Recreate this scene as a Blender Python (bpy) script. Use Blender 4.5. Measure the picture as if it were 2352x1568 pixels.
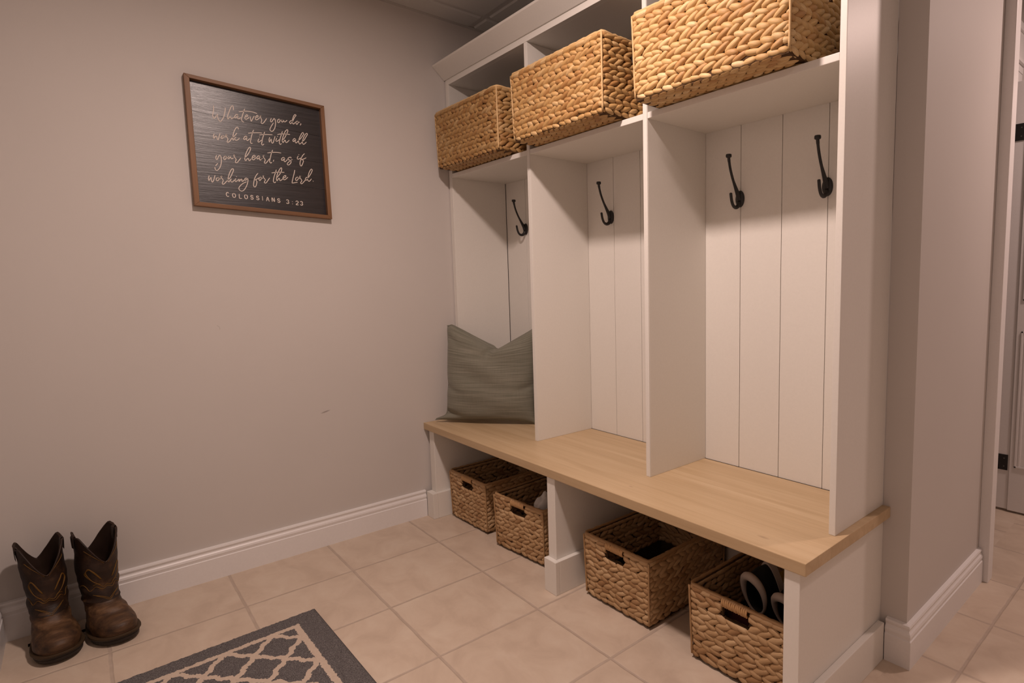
import bpy, bmesh, math, random
from mathutils import Vector, Matrix, noise
random.seed(7)
S = bpy.context.scene
for o in list(bpy.data.objects):
    bpy.data.objects.remove(o)
COL = S.collection

# ------------------------------------------------------------------ camera
cam_d = bpy.data.cameras.new('camera')
cam = bpy.data.objects.new('camera', cam_d)
COL.objects.link(cam)
F_PX, SHIFT_PX = 1321.072, 212.609
cam_d.sensor_fit = 'HORIZONTAL'
cam_d.sensor_width = 36.0
cam_d.lens = F_PX / 2352 * 36.0
cam_d.shift_x = -SHIFT_PX / 2352
cam_d.clip_start = 0.02
right = Vector((0.67708936, 0.7357078, -0.01685326))
up = Vector((-0.06204038, 0.07988729, 0.99487135))
fwd = Vector((-0.73328098, 0.67257123, -0.09973442))
M = Matrix((right, up, -fwd)).transposed().to_4x4()
M.translation = Vector((2.60250927, -1.67940062, 1.10811729))
cam.matrix_world = M
S.camera = cam

# ------------------------------------------------------------------ world, lamps, exposure
W = bpy.data.worlds.new('world')
S.world = W
W.use_nodes = True
W.node_tree.nodes['Background'].inputs[0].default_value = (0.9, 0.75, 0.62, 1)
W.node_tree.nodes['Background'].inputs[1].default_value = 0.0


def area_lamp(name, loc, power, size, color, target=None):
    d = bpy.data.lights.new(name, 'AREA')
    d.shape = 'DISK'
    d.size = size
    d.energy = power
    d.color = color
    o = bpy.data.objects.new(name, d)
    COL.objects.link(o)
    o.location = loc
    if target is not None:
        o.rotation_euler = (Vector(target) - Vector(loc)).to_track_quat('-Z', 'Y').to_euler()
    return o


WARM = (1.0, 0.775, 0.69)
area_lamp('ceiling_downlight', (1.46, -1.12, 2.335), 30.0, 0.13, WARM)
area_lamp('hall_downlight', (2.75, 1.17, 2.335), 18.5, 0.16, (1.0, 0.73, 0.65))
area_lamp('added_fill_lamp', (3.1, -0.95, 2.335), 3.0, 0.16, (1.0, 0.74, 0.66))  # weak fill lamp, added to brighten the room; no real downlight here

S.view_settings.view_transform = 'Standard'
S.view_settings.look = 'None'
S.view_settings.exposure = 0.0
S.view_settings.gamma = 1.0
S.view_settings.use_curve_mapping = False


# ------------------------------------------------------------------ node helpers
class NT:
    def __init__(self, name):
        self.m = bpy.data.materials.new(name)
        self.m.use_nodes = True
        self.t = self.m.node_tree
        self.b = self.t.nodes['Principled BSDF']

    def n(self, typ, **kw):
        nd = self.t.nodes.new(typ)
        for k, v in kw.items():
            if k.startswith('i_'):
                key = k[2:]
                nd.inputs[int(key) if key.isdigit() else key].default_value = v
            else:
                setattr(nd, k, v)
        return nd

    def l(self, a, b):
        self.t.links.new(a, b)

    def math(self, op, a, b=None, c=None, clamp=False):
        nd = self.t.nodes.new('ShaderNodeMath')
        nd.operation = op
        nd.use_clamp = clamp
        for i, v in enumerate((a, b, c)):
            if v is None:
                continue
            if isinstance(v, (int, float)):
                nd.inputs[i].default_value = v
            else:
                self.l(v, nd.inputs[i])
        return nd.outputs[0]

    def mix(self, fac, a, b):
        nd = self.t.nodes.new('ShaderNodeMix')
        nd.data_type = 'RGBA'
        for sock, v in ((nd.inputs[0], fac), (nd.inputs[6], a), (nd.inputs[7], b)):
            if isinstance(v, (int, float)):
                sock.default_value = v
            elif isinstance(v, tuple):
                sock.default_value = v if len(v) == 4 else v + (1,)
            else:
                self.l(v, sock)
        return nd.outputs[2]

    def coord(self, kind='Object'):
        return self.n('ShaderNodeTexCoord').outputs[kind]

    def mapping(self, vec, scale=(1, 1, 1), loc=(0, 0, 0), rot=(0, 0, 0)):
        nd = self.n('ShaderNodeMapping')
        nd.inputs['Scale'].default_value = scale
        nd.inputs['Location'].default_value = loc
        nd.inputs['Rotation'].default_value = rot
        self.l(vec, nd.inputs['Vector'])
        return nd.outputs[0]

    def noise(self, vec, scale, detail=3, rough=0.5, dist=0.0):
        nd = self.n('ShaderNodeTexNoise')
        nd.inputs['Scale'].default_value = scale
        nd.inputs['Detail'].default_value = detail
        nd.inputs['Roughness'].default_value = rough
        nd.inputs['Distortion'].default_value = dist
        if vec is not None:
            self.l(vec, nd.inputs['Vector'])
        return nd.outputs['Fac']

    def ramp(self, fac, stops):
        nd = self.n('ShaderNodeValToRGB')
        e = nd.color_ramp.elements
        while len(e) < len(stops):
            e.new(0.5)
        for el, (p, c) in zip(e, stops):
            el.position = p
            el.color = c if len(c) == 4 else tuple(c) + (1,)
        self.l(fac, nd.inputs[0])
        return nd.outputs[0]

    def bump(self, h, strength=0.3, dist=0.01):
        nd = self.n('ShaderNodeBump')
        nd.inputs['Strength'].default_value = strength
        nd.inputs['Distance'].default_value = dist
        self.l(h, nd.inputs['Height'])
        self.l(nd.outputs[0], self.b.inputs['Normal'])

    def set(self, color=None, rough=None, spec=None, metal=None):
        for key, v in (('Base Color', color), ('Roughness', rough), ('Specular IOR Level', spec), ('Metallic', metal)):
            if v is None:
                continue
            s = self.b.inputs[key]
            if isinstance(v, tuple):
                s.default_value = v if len(v) == 4 else v + (1,)
            elif isinstance(v, (int, float)):
                s.default_value = v
            else:
                self.l(v, s)
        return self.m


def plain(name, c, rough=0.5, spec=0.5, metal=0.0, nscale=90, nstr=0.05):
    k = NT(name)
    v = k.coord()
    nz = k.noise(v, nscale, 3)
    k.bump(nz, nstr, 0.002)
    dark = tuple(x * 0.93 for x in c)
    return k.set(k.mix(nz, c, dark), rough, spec, metal)


def wall_paint(name, c, scuffs=False):
    k = NT(name)
    v = k.coord()
    big = k.noise(v, 2.2, 3)
    fine = k.noise(v, 420, 2)
    col = k.mix(big, tuple(x * 1.03 for x in c), tuple(x * 0.96 for x in c))
    if scuffs:
        sx = k.n('ShaderNodeSeparateXYZ')
        k.l(v, sx.inputs[0])
        y, z = sx.outputs[1], sx.outputs[2]
        # long shallow scrape: rotated ellipse
        dy = k.math('SUBTRACT', y, -0.924)
        dz = k.math('SUBTRACT', z, 0.5825)
        a = k.math('ADD', k.math('MULTIPLY', dy, 0.97), k.math('MULTIPLY', dz, 0.24))
        b = k.math('SUBTRACT', k.math('MULTIPLY', dz, 0.97), k.math('MULTIPLY', dy, 0.24))
        r = k.math('ADD', k.math('POWER', k.math('DIVIDE', a, 0.021), 2), k.math('POWER', k.math('DIVIDE', b, 0.0035), 2))
        s1 = k.math('SUBTRACT', 1.15, r, clamp=True)
        # thin curved scratch: arc of a ring
        ey = k.math('SUBTRACT', y, -1.291)
        ez = k.math('SUBTRACT', z, 0.964)
        rr = k.math('SQRT', k.math('ADD', k.math('POWER', ey, 2), k.math('POWER', ez, 2)))
        ring = k.math('SUBTRACT', 1.0, k.math('DIVIDE', k.math('ABSOLUTE', k.math('SUBTRACT', rr, 0.011)), 0.0011), clamp=True)
        gate = k.math('MULTIPLY', k.math('GREATER_THAN', ey, 0.002), k.math('GREATER_THAN', ez, -0.004))
        s2 = k.math('MULTIPLY', ring, gate)
        s = k.math('ADD', k.math('MULTIPLY', s1, 0.6), k.math('MULTIPLY', s2, 0.5), clamp=True)
        col = k.mix(s, col, (0.16, 0.13, 0.115))
    k.bump(fine, 0.08, 0.001)
    return k.set(col, 0.62, 0.35)


MAT = {}
MAT['wall'] = wall_paint('greige_wall_paint', (0.575, 0.54, 0.51), True)
MAT['wall2'] = wall_paint('greige_hall_paint', (0.575, 0.54, 0.51))
MAT['ceil'] = plain('ceiling_tile', (0.55, 0.54, 0.52), 0.8, 0.2, nscale=260, nstr=0.25)
MAT['grid'] = plain('ceiling_grid_metal', (0.50, 0.48, 0.46), 0.5, 0.4)
MAT['white'] = plain('white_trim_paint', (0.80, 0.78, 0.77), 0.38, 0.5, nscale=140, nstr=0.03)
MAT['cab'] = plain('off_white_cabinet_paint', (0.765, 0.74, 0.69), 0.42, 0.5, nscale=160, nstr=0.03)
MAT['iron'] = plain('matte_black_iron', (0.012, 0.011, 0.011), 0.48, 0.5, nscale=300, nstr=0.1)
MAT['paper'] = plain('crumpled_white_paper', (0.66, 0.64, 0.62), 0.7, 0.3, nscale=40, nstr=0.3)


def floor_mat():
    k = NT('beige_floor_tile')
    v = k.coord()
    sx = k.n('ShaderNodeSeparateXYZ')
    k.l(v, sx.inputs[0])
    wob = k.noise(v, 9, 3)
    wob2 = k.math('MULTIPLY', k.math('SUBTRACT', wob, 0.5), 0.006)
    wb = k.noise(k.mapping(v, loc=(3.1, 7.7, 1)), 11, 3)
    wb2 = k.math('MULTIPLY', k.math('SUBTRACT', wb, 0.5), 0.006)
    hall = k.math('GREATER_THAN', sx.outputs[0], 2.0)
    T = 0.365
    fx = k.math('DIVIDE', k.math('ADD', k.math('SUBTRACT', sx.outputs[0], 0.3235 - 10 * T), wob2), T)
    ty = k.math('SUBTRACT', T, k.math('MULTIPLY', hall, T - 0.322))
    oy = k.math('ADD', -1.3205 - 10 * T, k.math('MULTIPLY', hall, (0.078 - 10 * 0.322) - (-1.3205 - 10 * T)))
    fy = k.math('DIVIDE', k.math('ADD', k.math('SUBTRACT', sx.outputs[1], oy), wb2), ty)
    px = k.math('PINGPONG', fx, 0.5)
    py = k.math('PINGPONG', fy, 0.5)
    d = k.math('MULTIPLY', k.math('MINIMUM', px, py), T)
    nd = k.n('ShaderNodeMapRange', interpolation_type='SMOOTHSTEP')
    k.l(d, nd.inputs[0])
    nd.inputs[1].default_value = 0.0022
    nd.inputs[2].default_value = 0.0062
    tile = nd.outputs[0]
    cell = k.n('ShaderNodeCombineXYZ')
    k.l(k.math('FLOOR', fx), cell.inputs[0])
    k.l(k.math('FLOOR', fy), cell.inputs[1])
    wn = k.n('ShaderNodeTexWhiteNoise', noise_dimensions='3D')
    k.l(cell.outputs[0], wn.inputs['Vector'])
    sh = k.n('ShaderNodeVectorMath', operation='SCALE')
    k.l(wn.outputs['Color'], sh.inputs[0])
    sh.inputs['Scale'].default_value = 9.0
    vv = k.n('ShaderNodeVectorMath', operation='ADD')
    k.l(v, vv.inputs[0])
    k.l(sh.outputs[0], vv.inputs[1])
    cloud = k.noise(k.mapping(vv.outputs[0], scale=(1, 1.5, 1)), 7, 5, 0.6, 0.6)
    fine = k.noise(vv.outputs[0], 46, 4, 0.6)
    c = k.ramp(cloud, [(0.32, (0.53, 0.425, 0.33)), (0.5, (0.60, 0.49, 0.385)), (0.7, (0.65, 0.55, 0.44))])
    c = k.mix(k.math('MULTIPLY', fine, 0.22), c, (0.44, 0.35, 0.29))
    c = k.mix(k.math('MULTIPLY', wn.outputs['Value'], 0.12), c, (0.49, 0.41, 0.34))
    gnoise = k.noise(v, 30, 2)
    g = k.mix(gnoise, (0.40, 0.315, 0.245), (0.52, 0.43, 0.36))
    hgt = k.math('ADD', tile, k.math('MULTIPLY', cloud, 0.12))
    k.bump(hgt, 0.55, 0.003)
    rg = k.math('SUBTRACT', 0.62, k.math('MULTIPLY', tile, 0.2))
    return k.set(k.mix(tile, g, c), rg, 0.4)


MAT['floor'] = floor_mat()


def oak(name, axis, a, b, c, rough=0.45, staves=0.0, yoff=0.0):
    k = NT(name)
    v = k.coord()
    sc = [26, 26, 26]
    sc[axis] = 1.6
    if staves:
        sx = k.n('ShaderNodeSeparateXYZ')
        k.l(v, sx.inputs[0])
        row = k.math('FLOOR', k.math('DIVIDE', k.math('ADD', sx.outputs[1], yoff), staves))
        off = k.n('ShaderNodeCombineXYZ')
        k.l(k.math('MULTIPLY', row, 3.37), off.inputs[0])
        k.l(k.math('MULTIPLY', row, 0.61), off.inputs[2])
        ad = k.n('ShaderNodeVectorMath', operation='ADD')
        k.l(v, ad.inputs[0])
        k.l(off.outputs[0], ad.inputs[1])
        v2 = ad.outputs[0]
    else:
        v2 = v
    g = k.noise(k.mapping(v2, scale=tuple(sc)), 1.0, 6, 0.6, 0.5)
    g2 = k.noise(k.mapping(v2, scale=tuple(x * 5 for x in sc)), 1.0, 3, 0.5)
    col = k.ramp(g, [(0.3, a), (0.5, b), (0.72, c)])
    col = k.mix(k.math('MULTIPLY', g2, 0.25), col, tuple(x * 0.75 for x in a))
    if staves:
        wn = k.n('ShaderNodeTexWhiteNoise', noise_dimensions='1D')
        k.l(row, wn.inputs['W'])
        col = k.mix(k.math('MULTIPLY', wn.outputs['Value'], 0.35), col, a)
        fr = k.math('FRACT', k.math('DIVIDE', k.math('ADD', sx.outputs[1], yoff), staves))
        seam = k.math('LESS_THAN', k.math('MINIMUM', fr, k.math('SUBTRACT', 1.0, fr)), 0.012)
        col = k.mix(k.math('MULTIPLY', seam, 0.25), col, tuple(x * 0.7 for x in a))
        # two small knots in the boards
        for kx, ky, r in ((1.33, -0.408, 0.007), (1.83, -0.432, 0.012)):
            dx = k.math('DIVIDE', k.math('SUBTRACT', sx.outputs[0], kx), r * 1.7)
            dy = k.math('DIVIDE', k.math('SUBTRACT', sx.outputs[1], ky), r * 0.55)
            rr = k.math('ADD', k.math('POWER', dx, 2), k.math('POWER', dy, 2))
            col = k.mix(k.math('MULTIPLY', k.math('SUBTRACT', 1.0, rr, clamp=True), 0.5), col, (0.26, 0.16, 0.10))
    k.bump(g2, 0.08, 0.001)
    return k.set(col, rough, 0.4)


MAT['oak'] = oak('pale_oak_bench', 0, (0.47, 0.335, 0.19), (0.56, 0.41, 0.245), (0.62, 0.475, 0.30), 0.42, 0.062, 0.4873)
MAT['frame'] = oak('brown_stained_frame_wood', 1, (0.13, 0.060, 0.024), (0.20, 0.098, 0.042), (0.27, 0.14, 0.065), 0.5)
MAT['framev'] = oak('brown_stained_frame_upright', 2, (0.13, 0.060, 0.024), (0.20, 0.098, 0.042), (0.27, 0.14, 0.065), 0.5)


def sign_mat():
    k = NT('charcoal_stained_planks')
    v = k.coord()
    sx = k.n('ShaderNodeSeparateXYZ')
    k.l(v, sx.inputs[0])
    g = k.noise(k.mapping(v, scale=(30, 4.0, 105)), 1.0, 6, 0.68, 0.4)
    g2 = k.noise(k.mapping(v, scale=(30, 10, 420)), 1.0, 3, 0.6)
    col = k.ramp(g, [(0.3, (0.006, 0.005, 0.007)), (0.55, (0.013, 0.011, 0.014)), (0.8, (0.03, 0.025, 0.03))])
    h = k.math('ADD', g, k.math('MULTIPLY', g2, 0.6))
    k.bump(h, 0.30, 0.0016)
    rg = k.math('ADD', 0.24, k.math('MULTIPLY', g2, 0.16))
    tg = k.n('ShaderNodeCombineXYZ', i_2=1.0)
    k.b.inputs['Anisotropic'].default_value = 0.4
    k.l(tg.outputs[0], k.b.inputs['Tangent'])
    return k.set(col, rg, 0.75)


MAT['sign'] = sign_mat()
MAT['letter'] = plain('cream_lettering_paint', (0.70, 0.62, 0.55), 0.55, 0.4)


def weave_mat(name, base, light, dark):
    k = NT(name)
    a = k.n('ShaderNodeAttribute', attribute_name='strand')
    sx = k.n('ShaderNodeSeparateXYZ')
    k.l(a.outputs['Vector'], sx.inputs[0])
    t, w, r = sx.outputs
    mp = k.n('ShaderNodeCombineXYZ')
    k.l(k.math('MULTIPLY', t, 0.8), mp.inputs[0])
    k.l(k.math('MULTIPLY', w, 7.0), mp.inputs[1])
    k.l(k.math('MULTIPLY', r, 87.0), mp.inputs[2])
    fib = k.noise(mp.outputs[0], 1.3, 3, 0.55, 0.3)
    col = k.ramp(r, [(0.0, dark), (0.35, base), (0.75, base), (1.0, light)])
    col = k.mix(k.math('MULTIPLY', k.math('SUBTRACT', fib, 0.35, clamp=True), 1.3), col, tuple(x * 0.5 for x in dark))
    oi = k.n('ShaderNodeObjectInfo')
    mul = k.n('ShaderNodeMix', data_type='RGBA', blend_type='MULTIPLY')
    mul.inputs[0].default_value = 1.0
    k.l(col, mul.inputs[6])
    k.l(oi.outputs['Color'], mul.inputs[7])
    k.bump(fib, 0.35, 0.002)
    return k.set(mul.outputs[2], 0.52, 0.4)


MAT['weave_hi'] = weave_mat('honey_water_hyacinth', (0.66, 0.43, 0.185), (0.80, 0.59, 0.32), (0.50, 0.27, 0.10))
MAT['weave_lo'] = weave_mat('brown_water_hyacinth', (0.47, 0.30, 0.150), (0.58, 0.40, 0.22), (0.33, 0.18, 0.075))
MAT['core'] = plain('basket_core', (0.055, 0.030, 0.013), 0.8, 0.2)
MAT['core_hi'] = plain('honey_basket_core', (0.07, 0.034, 0.012), 0.8, 0.2)
MAT['cord_hi'] = plain('honey_rim_cord', (0.60, 0.40, 0.19), 0.55, 0.4, nscale=300, nstr=0.3)
MAT['cord_lo'] = plain('brown_rim_cord', (0.36, 0.215, 0.10), 0.55, 0.4, nscale=300, nstr=0.3)
MAT['wrap'] = plain('handle_wrap_strip', (0.46, 0.27, 0.12), 0.5, 0.4, nscale=200, nstr=0.3)


def pillow_mat():
    k = NT('grey_green_slub_cloth')
    a = k.n('ShaderNodeAttribute', attribute_name='cloth')
    v = a.outputs['Vector']
    s1 = k.noise(k.mapping(v, scale=(5, 150, 1)), 1.0, 4, 0.6)
    s2 = k.noise(k.mapping(v, scale=(160, 14, 1)), 1.0, 3, 0.6)
    s3 = k.noise(k.mapping(v, scale=(300, 300, 1)), 1.0, 1)
    m = k.math('ADD', k.math('MULTIPLY', s1, 0.88), k.math('MULTIPLY', s2, 0.12))
    col = k.ramp(m, [(0.32, (0.135, 0.132, 0.10)), (0.5, (0.185, 0.180, 0.14)), (0.68, (0.25, 0.24, 0.19))])
    k.bump(k.math('ADD', m, k.math('MULTIPLY', s3, 0.3)), 0.35, 0.0015)
    m_ = k.set(col, 0.85, 0.2)
    k.b.inputs['Sheen Weight'].default_value = 0.15
    return m_


MAT['pillow'] = pillow_mat()


def rug_mat():
    k = NT('grey_trellis_rug_pile')
    v = k.coord()
    sx = k.n('ShaderNodeSeparateXYZ')
    jit = k.n('ShaderNodeTexNoise')
    jit.inputs['Scale'].default_value = 130
    jit.inputs['Detail'].default_value = 2
    k.l(v, jit.inputs['Vector'])
    js = k.n('ShaderNodeVectorMath', operation='SUBTRACT')
    k.l(jit.outputs['Color'], js.inputs[0])
    js.inputs[1].default_value = (0.5, 0.5, 0.5)
    jsc = k.n('ShaderNodeVectorMath', operation='SCALE')
    k.l(js.outputs[0], jsc.inputs[0])
    jsc.inputs['Scale'].default_value = 0.012
    va = k.n('ShaderNodeVectorMath', operation='ADD')
    k.l(v, va.inputs[0])
    k.l(jsc.outputs[0], va.inputs[1])
    k.l(va.outputs[0], sx.inputs[0])
    x, y = sx.outputs[0], sx.outputs[1]      # rug local: corner at origin, +x and -y inside
    X = k.math('DIVIDE', x, 0.157)
    Y = k.math('DIVIDE', y, 0.129)
    sm = k.math('ADD', X, Y)
    df = k.math('SUBTRACT', X, Y)
    smw = k.math('ADD', sm, k.math('MULTIPLY', k.math('SINE', k.math('MULTIPLY', df, 4 * math.pi)), 0.03))
    dfw = k.math('ADD', df, k.math('MULTIPLY', k.math('SINE', k.math('MULTIPLY', sm, 4 * math.pi)), 0.03))
    l1 = k.math('PINGPONG', k.math('ADD', smw, 20 - 0.3), 0.5)
    l2 = k.math('PINGPONG', k.math('ADD', dfw, 20 - 0.64), 0.5)
    lat = k.math('LESS_THAN', k.math('MINIMUM', l1, l2), 0.085)
    ix = k.math('MINIMUM', k.math('SUBTRACT', x, 0.073), k.math('SUBTRACT', RUG_W - 0.073, x))
    iy = k.math('MINIMUM', k.math('SUBTRACT', k.math('MULTIPLY', y, -1.0), 0.078), k.math('ADD', y, RUG_D - 0.078))
    e = k.math('MINIMUM', ix, iy)
    inside = k.math('GREATER_THAN', e, 0.009)
    frame = k.math('LESS_THAN', k.math('ABSOLUTE', e), 0.0095)
    mask = k.math('MAXIMUM', frame, k.math('MULTIPLY', inside, lat))
    tw = k.noise(k.mapping(v, scale=(1, 1, 1)), 420, 2, 0.7)
    tw2 = k.noise(v, 160, 2)
    grey = k.ramp(tw, [(0.3, (0.055, 0.05, 0.05)), (0.5, (0.13, 0.12, 0.12)), (0.72, (0.26, 0.245, 0.24))])
    cream = k.mix(tw2, (0.56, 0.45, 0.36), (0.66, 0.55, 0.45))
    k.bump(k.math('ADD', tw, k.math('MULTIPLY', mask, 0.4)), 0.7, 0.004)
    return k.set(k.mix(mask, grey, cream), 0.95, 0.1)


RUG_W, RUG_D = 1.15, 0.72
MAT['rug'] = rug_mat()
MAT['rugedge'] = plain('grey_rug_binding', (0.085, 0.078, 0.078), 0.9, 0.1, nscale=300, nstr=0.5)


def leather(name, shaft):
    k = NT(name)
    v = k.coord()
    sx = k.n('ShaderNodeSeparateXYZ')
    k.l(v, sx.inputs[0])
    n1 = k.noise(v, 16, 5, 0.65)
    n2 = k.noise(v, 180, 3)
    n3 = k.noise(k.mapping(v, scale=(26, 7, 40)), 1.0, 5, 0.65)
    if shaft:
        col = k.ramp(n1, [(0.38, (0.012, 0.006, 0.004)), (0.55, (0.026, 0.012, 0.006)), (0.72, (0.085, 0.042, 0.016))])
    else:
        col = k.ramp(n3, [(0.32, (0.022, 0.011, 0.006)), (0.5, (0.072, 0.036, 0.016)), (0.70, (0.17, 0.092, 0.043))])
    k.bump(k.math('ADD', n3, k.math('MULTIPLY', n2, 0.3)), 0.4, 0.004)
    return k.set(col, 0.55, 0.4)


MAT['shaft'] = leather('dark_brown_shaft_leather', True)
MAT['vamp'] = leather('scuffed_brown_vamp_leather', False)
MAT['sole'] = plain('black_rubber_sole', (0.018, 0.012, 0.009), 0.6, 0.4)
MAT['welt'] = plain('tan_welt', (0.05, 0.03, 0.014), 0.6, 0.3)
MAT['stitch'] = plain('ochre_thread', (0.16, 0.078, 0.012), 0.6, 0.3)
MAT['lining'] = plain('boot_lining', (0.03, 0.016, 0.01), 0.8, 0.2)
MAT['tanstrap'] = plain('tan_pull_strap', (0.20, 0.12, 0.06), 0.7, 0.2)
MAT['shoe_dark'] = plain('dark_grey_shoe_mesh', (0.012, 0.013, 0.013), 0.7, 0.3)
MAT['shoe_white'] = plain('pale_shoe_collar', (0.52, 0.44, 0.38), 0.7, 0.3)
MAT['red'] = plain('dark_red_cloth', (0.05, 0.008, 0.008), 0.8, 0.2)
MAT['yellow'] = plain('mustard_cloth', (0.42, 0.25, 0.03), 0.8, 0.2)
MAT['screw'] = plain('brushed_screw_head', (0.16, 0.15, 0.14), 0.4, 0.5, 0.7)


# ------------------------------------------------------------------ mesh helpers
class MB:
    """collects geometry for ONE mesh object"""

    def __init__(self):
        self.v, self.f, self.mi = [], [], []

    def add(self, vs, fs, mi=0):
        b = len(self.v)
        self.v.extend([tuple(p) for p in vs])
        for f in fs:
            self.f.append([b + i for i in f])
            self.mi.append(mi)

    def box(self, x0, x1, y0, y1, z0, z1, mi=0):
        vs = [(x, y, z) for z in (z0, z1) for y in (y0, y1) for x in (x0, x1)]
        self.add(vs, [(0, 2, 3, 1), (4, 5, 7, 6), (0, 1, 5, 4), (2, 6, 7, 3), (0, 4, 6, 2), (1, 3, 7, 5)], mi)

    def prism(self, poly, d0, d1, axis, mi=0):
        """extrude a 2D polygon along an axis"""
        def pt(p, d):
            return {0: (d, p[0], p[1]), 1: (p[0], d, p[1]), 2: (p[0], p[1], d)}[axis]
        n = len(poly)
        vs = [pt(p, d0) for p in poly] + [pt(p, d1) for p in poly]
        fs = [tuple(range(n))[::-1], tuple(range(n, 2 * n))]
        fs += [(i, (i + 1) % n, n + (i + 1) % n, n + i) for i in range(n)]
        self.add(vs, fs, mi)

    def tube(self, pts, r, seg=8, closed=False, mi=0, cap=True):
        pts = [Vector(p) for p in pts]
        n = len(pts)
        rr = r if isinstance(r, (list, tuple)) else [r] * n
        ref = None
        rings = []
        for i, p in enumerate(pts):
            if closed:
                t = pts[(i + 1) % n] - pts[i - 1]
            else:
                t = pts[min(i + 1, n - 1)] - pts[max(i - 1, 0)]
            t = t.normalized() if t.length > 1e-9 else Vector((0, 0, 1))
            if ref is None:
                a = Vector((0, 0, 1)) if abs(t.z) < 0.8 else Vector((1, 0, 0))
                ref = (a - t * a.dot(t)).normalized()
            else:
                ref = ref - t * ref.dot(t)
                ref = ref.normalized() if ref.length > 1e-6 else t.orthogonal().normalized()
            bb = t.cross(ref)
            rings.append([p + (ref * math.cos(2 * math.pi * j / seg) + bb * math.sin(2 * math.pi * j / seg)) * rr[i] for j in range(seg)])
        vs = [q for rg in rings for q in rg]
        fs = []
        m = n if closed else n - 1
        for i in range(m):
            k = (i + 1) % n
            for j in range(seg):
                fs.append((i * seg + j, i * seg + (j + 1) % seg, k * seg + (j + 1) % seg, k * seg + j))
        if cap and not closed:
            fs.append(tuple(range(seg))[::-1])
            fs.append(tuple((n - 1) * seg + j for j in range(seg)))
        self.add(vs, fs, mi)

    def rings(self, rings, closed=True, cap0=False, cap1=False, mi=0):
        n = len(rings[0])
        vs = [p for r in rings for p in r]
        fs = []
        for i in range(len(rings) - 1):
            for j in range(n if closed else n - 1):
                fs.append((i * n + j, i * n + (j + 1) % n, (i + 1) * n + (j + 1) % n, (i + 1) * n + j))
        if cap0:
            fs.append(tuple(range(n))[::-1])
        if cap1:
            fs.append(tuple((len(rings) - 1) * n + j for j in range(n)))
        self.add(vs, fs, mi)

    def mesh(self, name, mats, smooth=False, bevel=0.0, recalc=True):
        me = bpy.data.meshes.new(name)
        me.from_pydata(self.v, [], self.f)
        if not isinstance(mats, (list, tuple)):
            mats = [mats]
        for m in mats:
            me.materials.append(m)
        me.polygons.foreach_set('material_index', self.mi)
        if recalc or bevel:
            bm = bmesh.new()
            bm.from_mesh(me)
            if recalc:
                bmesh.ops.recalc_face_normals(bm, faces=bm.faces)
            if bevel:
                es = [e for e in bm.edges if len(e.link_faces) == 2 and e.calc_face_angle(0) > 0.5]
                bmesh.ops.bevel(bm, geom=es, offset=bevel, segments=2, profile=0.6, affect='EDGES')
            bm.to_mesh(me)
            bm.free()
        if smooth:
            me.polygons.foreach_set('use_smooth', [True] * len(me.polygons))
        me.update()
        return me

    def build(self, name, mats, parent=None, smooth=False, bevel=0.0, recalc=True):
        return link(name, self.mesh(name, mats, smooth, bevel, recalc), parent)


def link(name, me, parent=None, loc=None):
    o = bpy.data.objects.new(name, me)
    COL.objects.link(o)
    if parent is not None:
        o.parent = parent
    if loc is not None:
        o.location = loc
    return o


def thing(name, label, cat, loc=(0, 0, 0), rotz=0.0, group=None):
    o = bpy.data.objects.new(name, None)
    o.empty_display_size = 0.05
    COL.objects.link(o)
    o.location = loc
    o.rotation_euler = (0, 0, rotz)
    tag(o, label, cat, group)
    return o


def tag(o, label, cat, group=None):
    o['label'] = label
    o['category'] = cat
    if group:
        o['group'] = group
    return o


def struct(o):
    o['kind'] = 'structure'
    return o


def dup(root, loc, rotz, label):
    r = root.copy()
    COL.objects.link(r)
    r.location = loc
    r.rotation_euler = (0, 0, rotz)
    r['label'] = label
    for ch in list(root.children):
        c = ch.copy()
        COL.objects.link(c)
        c.parent = r
        for g in list(ch.children):
            d = g.copy()
            COL.objects.link(d)
            d.parent = c
    return r


def catmull(pts, n=5, closed=False):
    P = [Vector(p) for p in pts]
    if len(P) < 3:
        return P
    out = []
    m = len(P) if closed else len(P) - 1
    for i in range(m):
        p1, p2 = P[i], P[(i + 1) % len(P)]
        p0 = P[i - 1] if (i > 0 or closed) else p1 + (p1 - p2)
        p3 = P[(i + 2) % len(P)] if (i + 2 < len(P) or closed) else p2 + (p2 - p1)
        for k in range(n):
            t = k / n
            out.append(0.5 * ((2 * p1) + (p2 - p0) * t + (2 * p0 - 5 * p1 + 4 * p2 - p3) * t * t + (3 * p1 - p0 - 3 * p2 + p3) * t ** 3))
    if not closed:
        out.append(P[-1])
    return out



# ================================================================== THE ROOM
CEIL = 2.3556
YN, YF, XR = -1.945, 2.70, 3.70          # near wall, far hall wall, right wall
XL = 2.031                                # face of the short wall beside the lockers


def slab(name, b, mat):
    m = MB()
    m.box(*b)
    return struct(m.build(name, mat))


slab('floor', (-0.12, XR + 0.12, YN - 0.12, YF + 0.12, -0.10, 0.0), MAT['floor'])
slab('wall_left', (-0.12, 0.0, YN - 0.12, 0.12, 0.0, 2.5), MAT['wall'])
slab('wall_back', (0.0, XL - 0.1, 0.02, 0.12, 0.0, 2.5), MAT['wall2'])
slab('wall_front', (-0.12, XR + 0.12, YN - 0.12, YN, 0.0, 2.5), MAT['wall2'])
slab('wall_right', (XR, XR + 0.12, YN, YF, 0.0, 2.5), MAT['wall2'])
slab('wall_far', (1.0, XR + 0.12, YF, YF + 0.12, 0.0, 2.5), MAT['wall2'])
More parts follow.
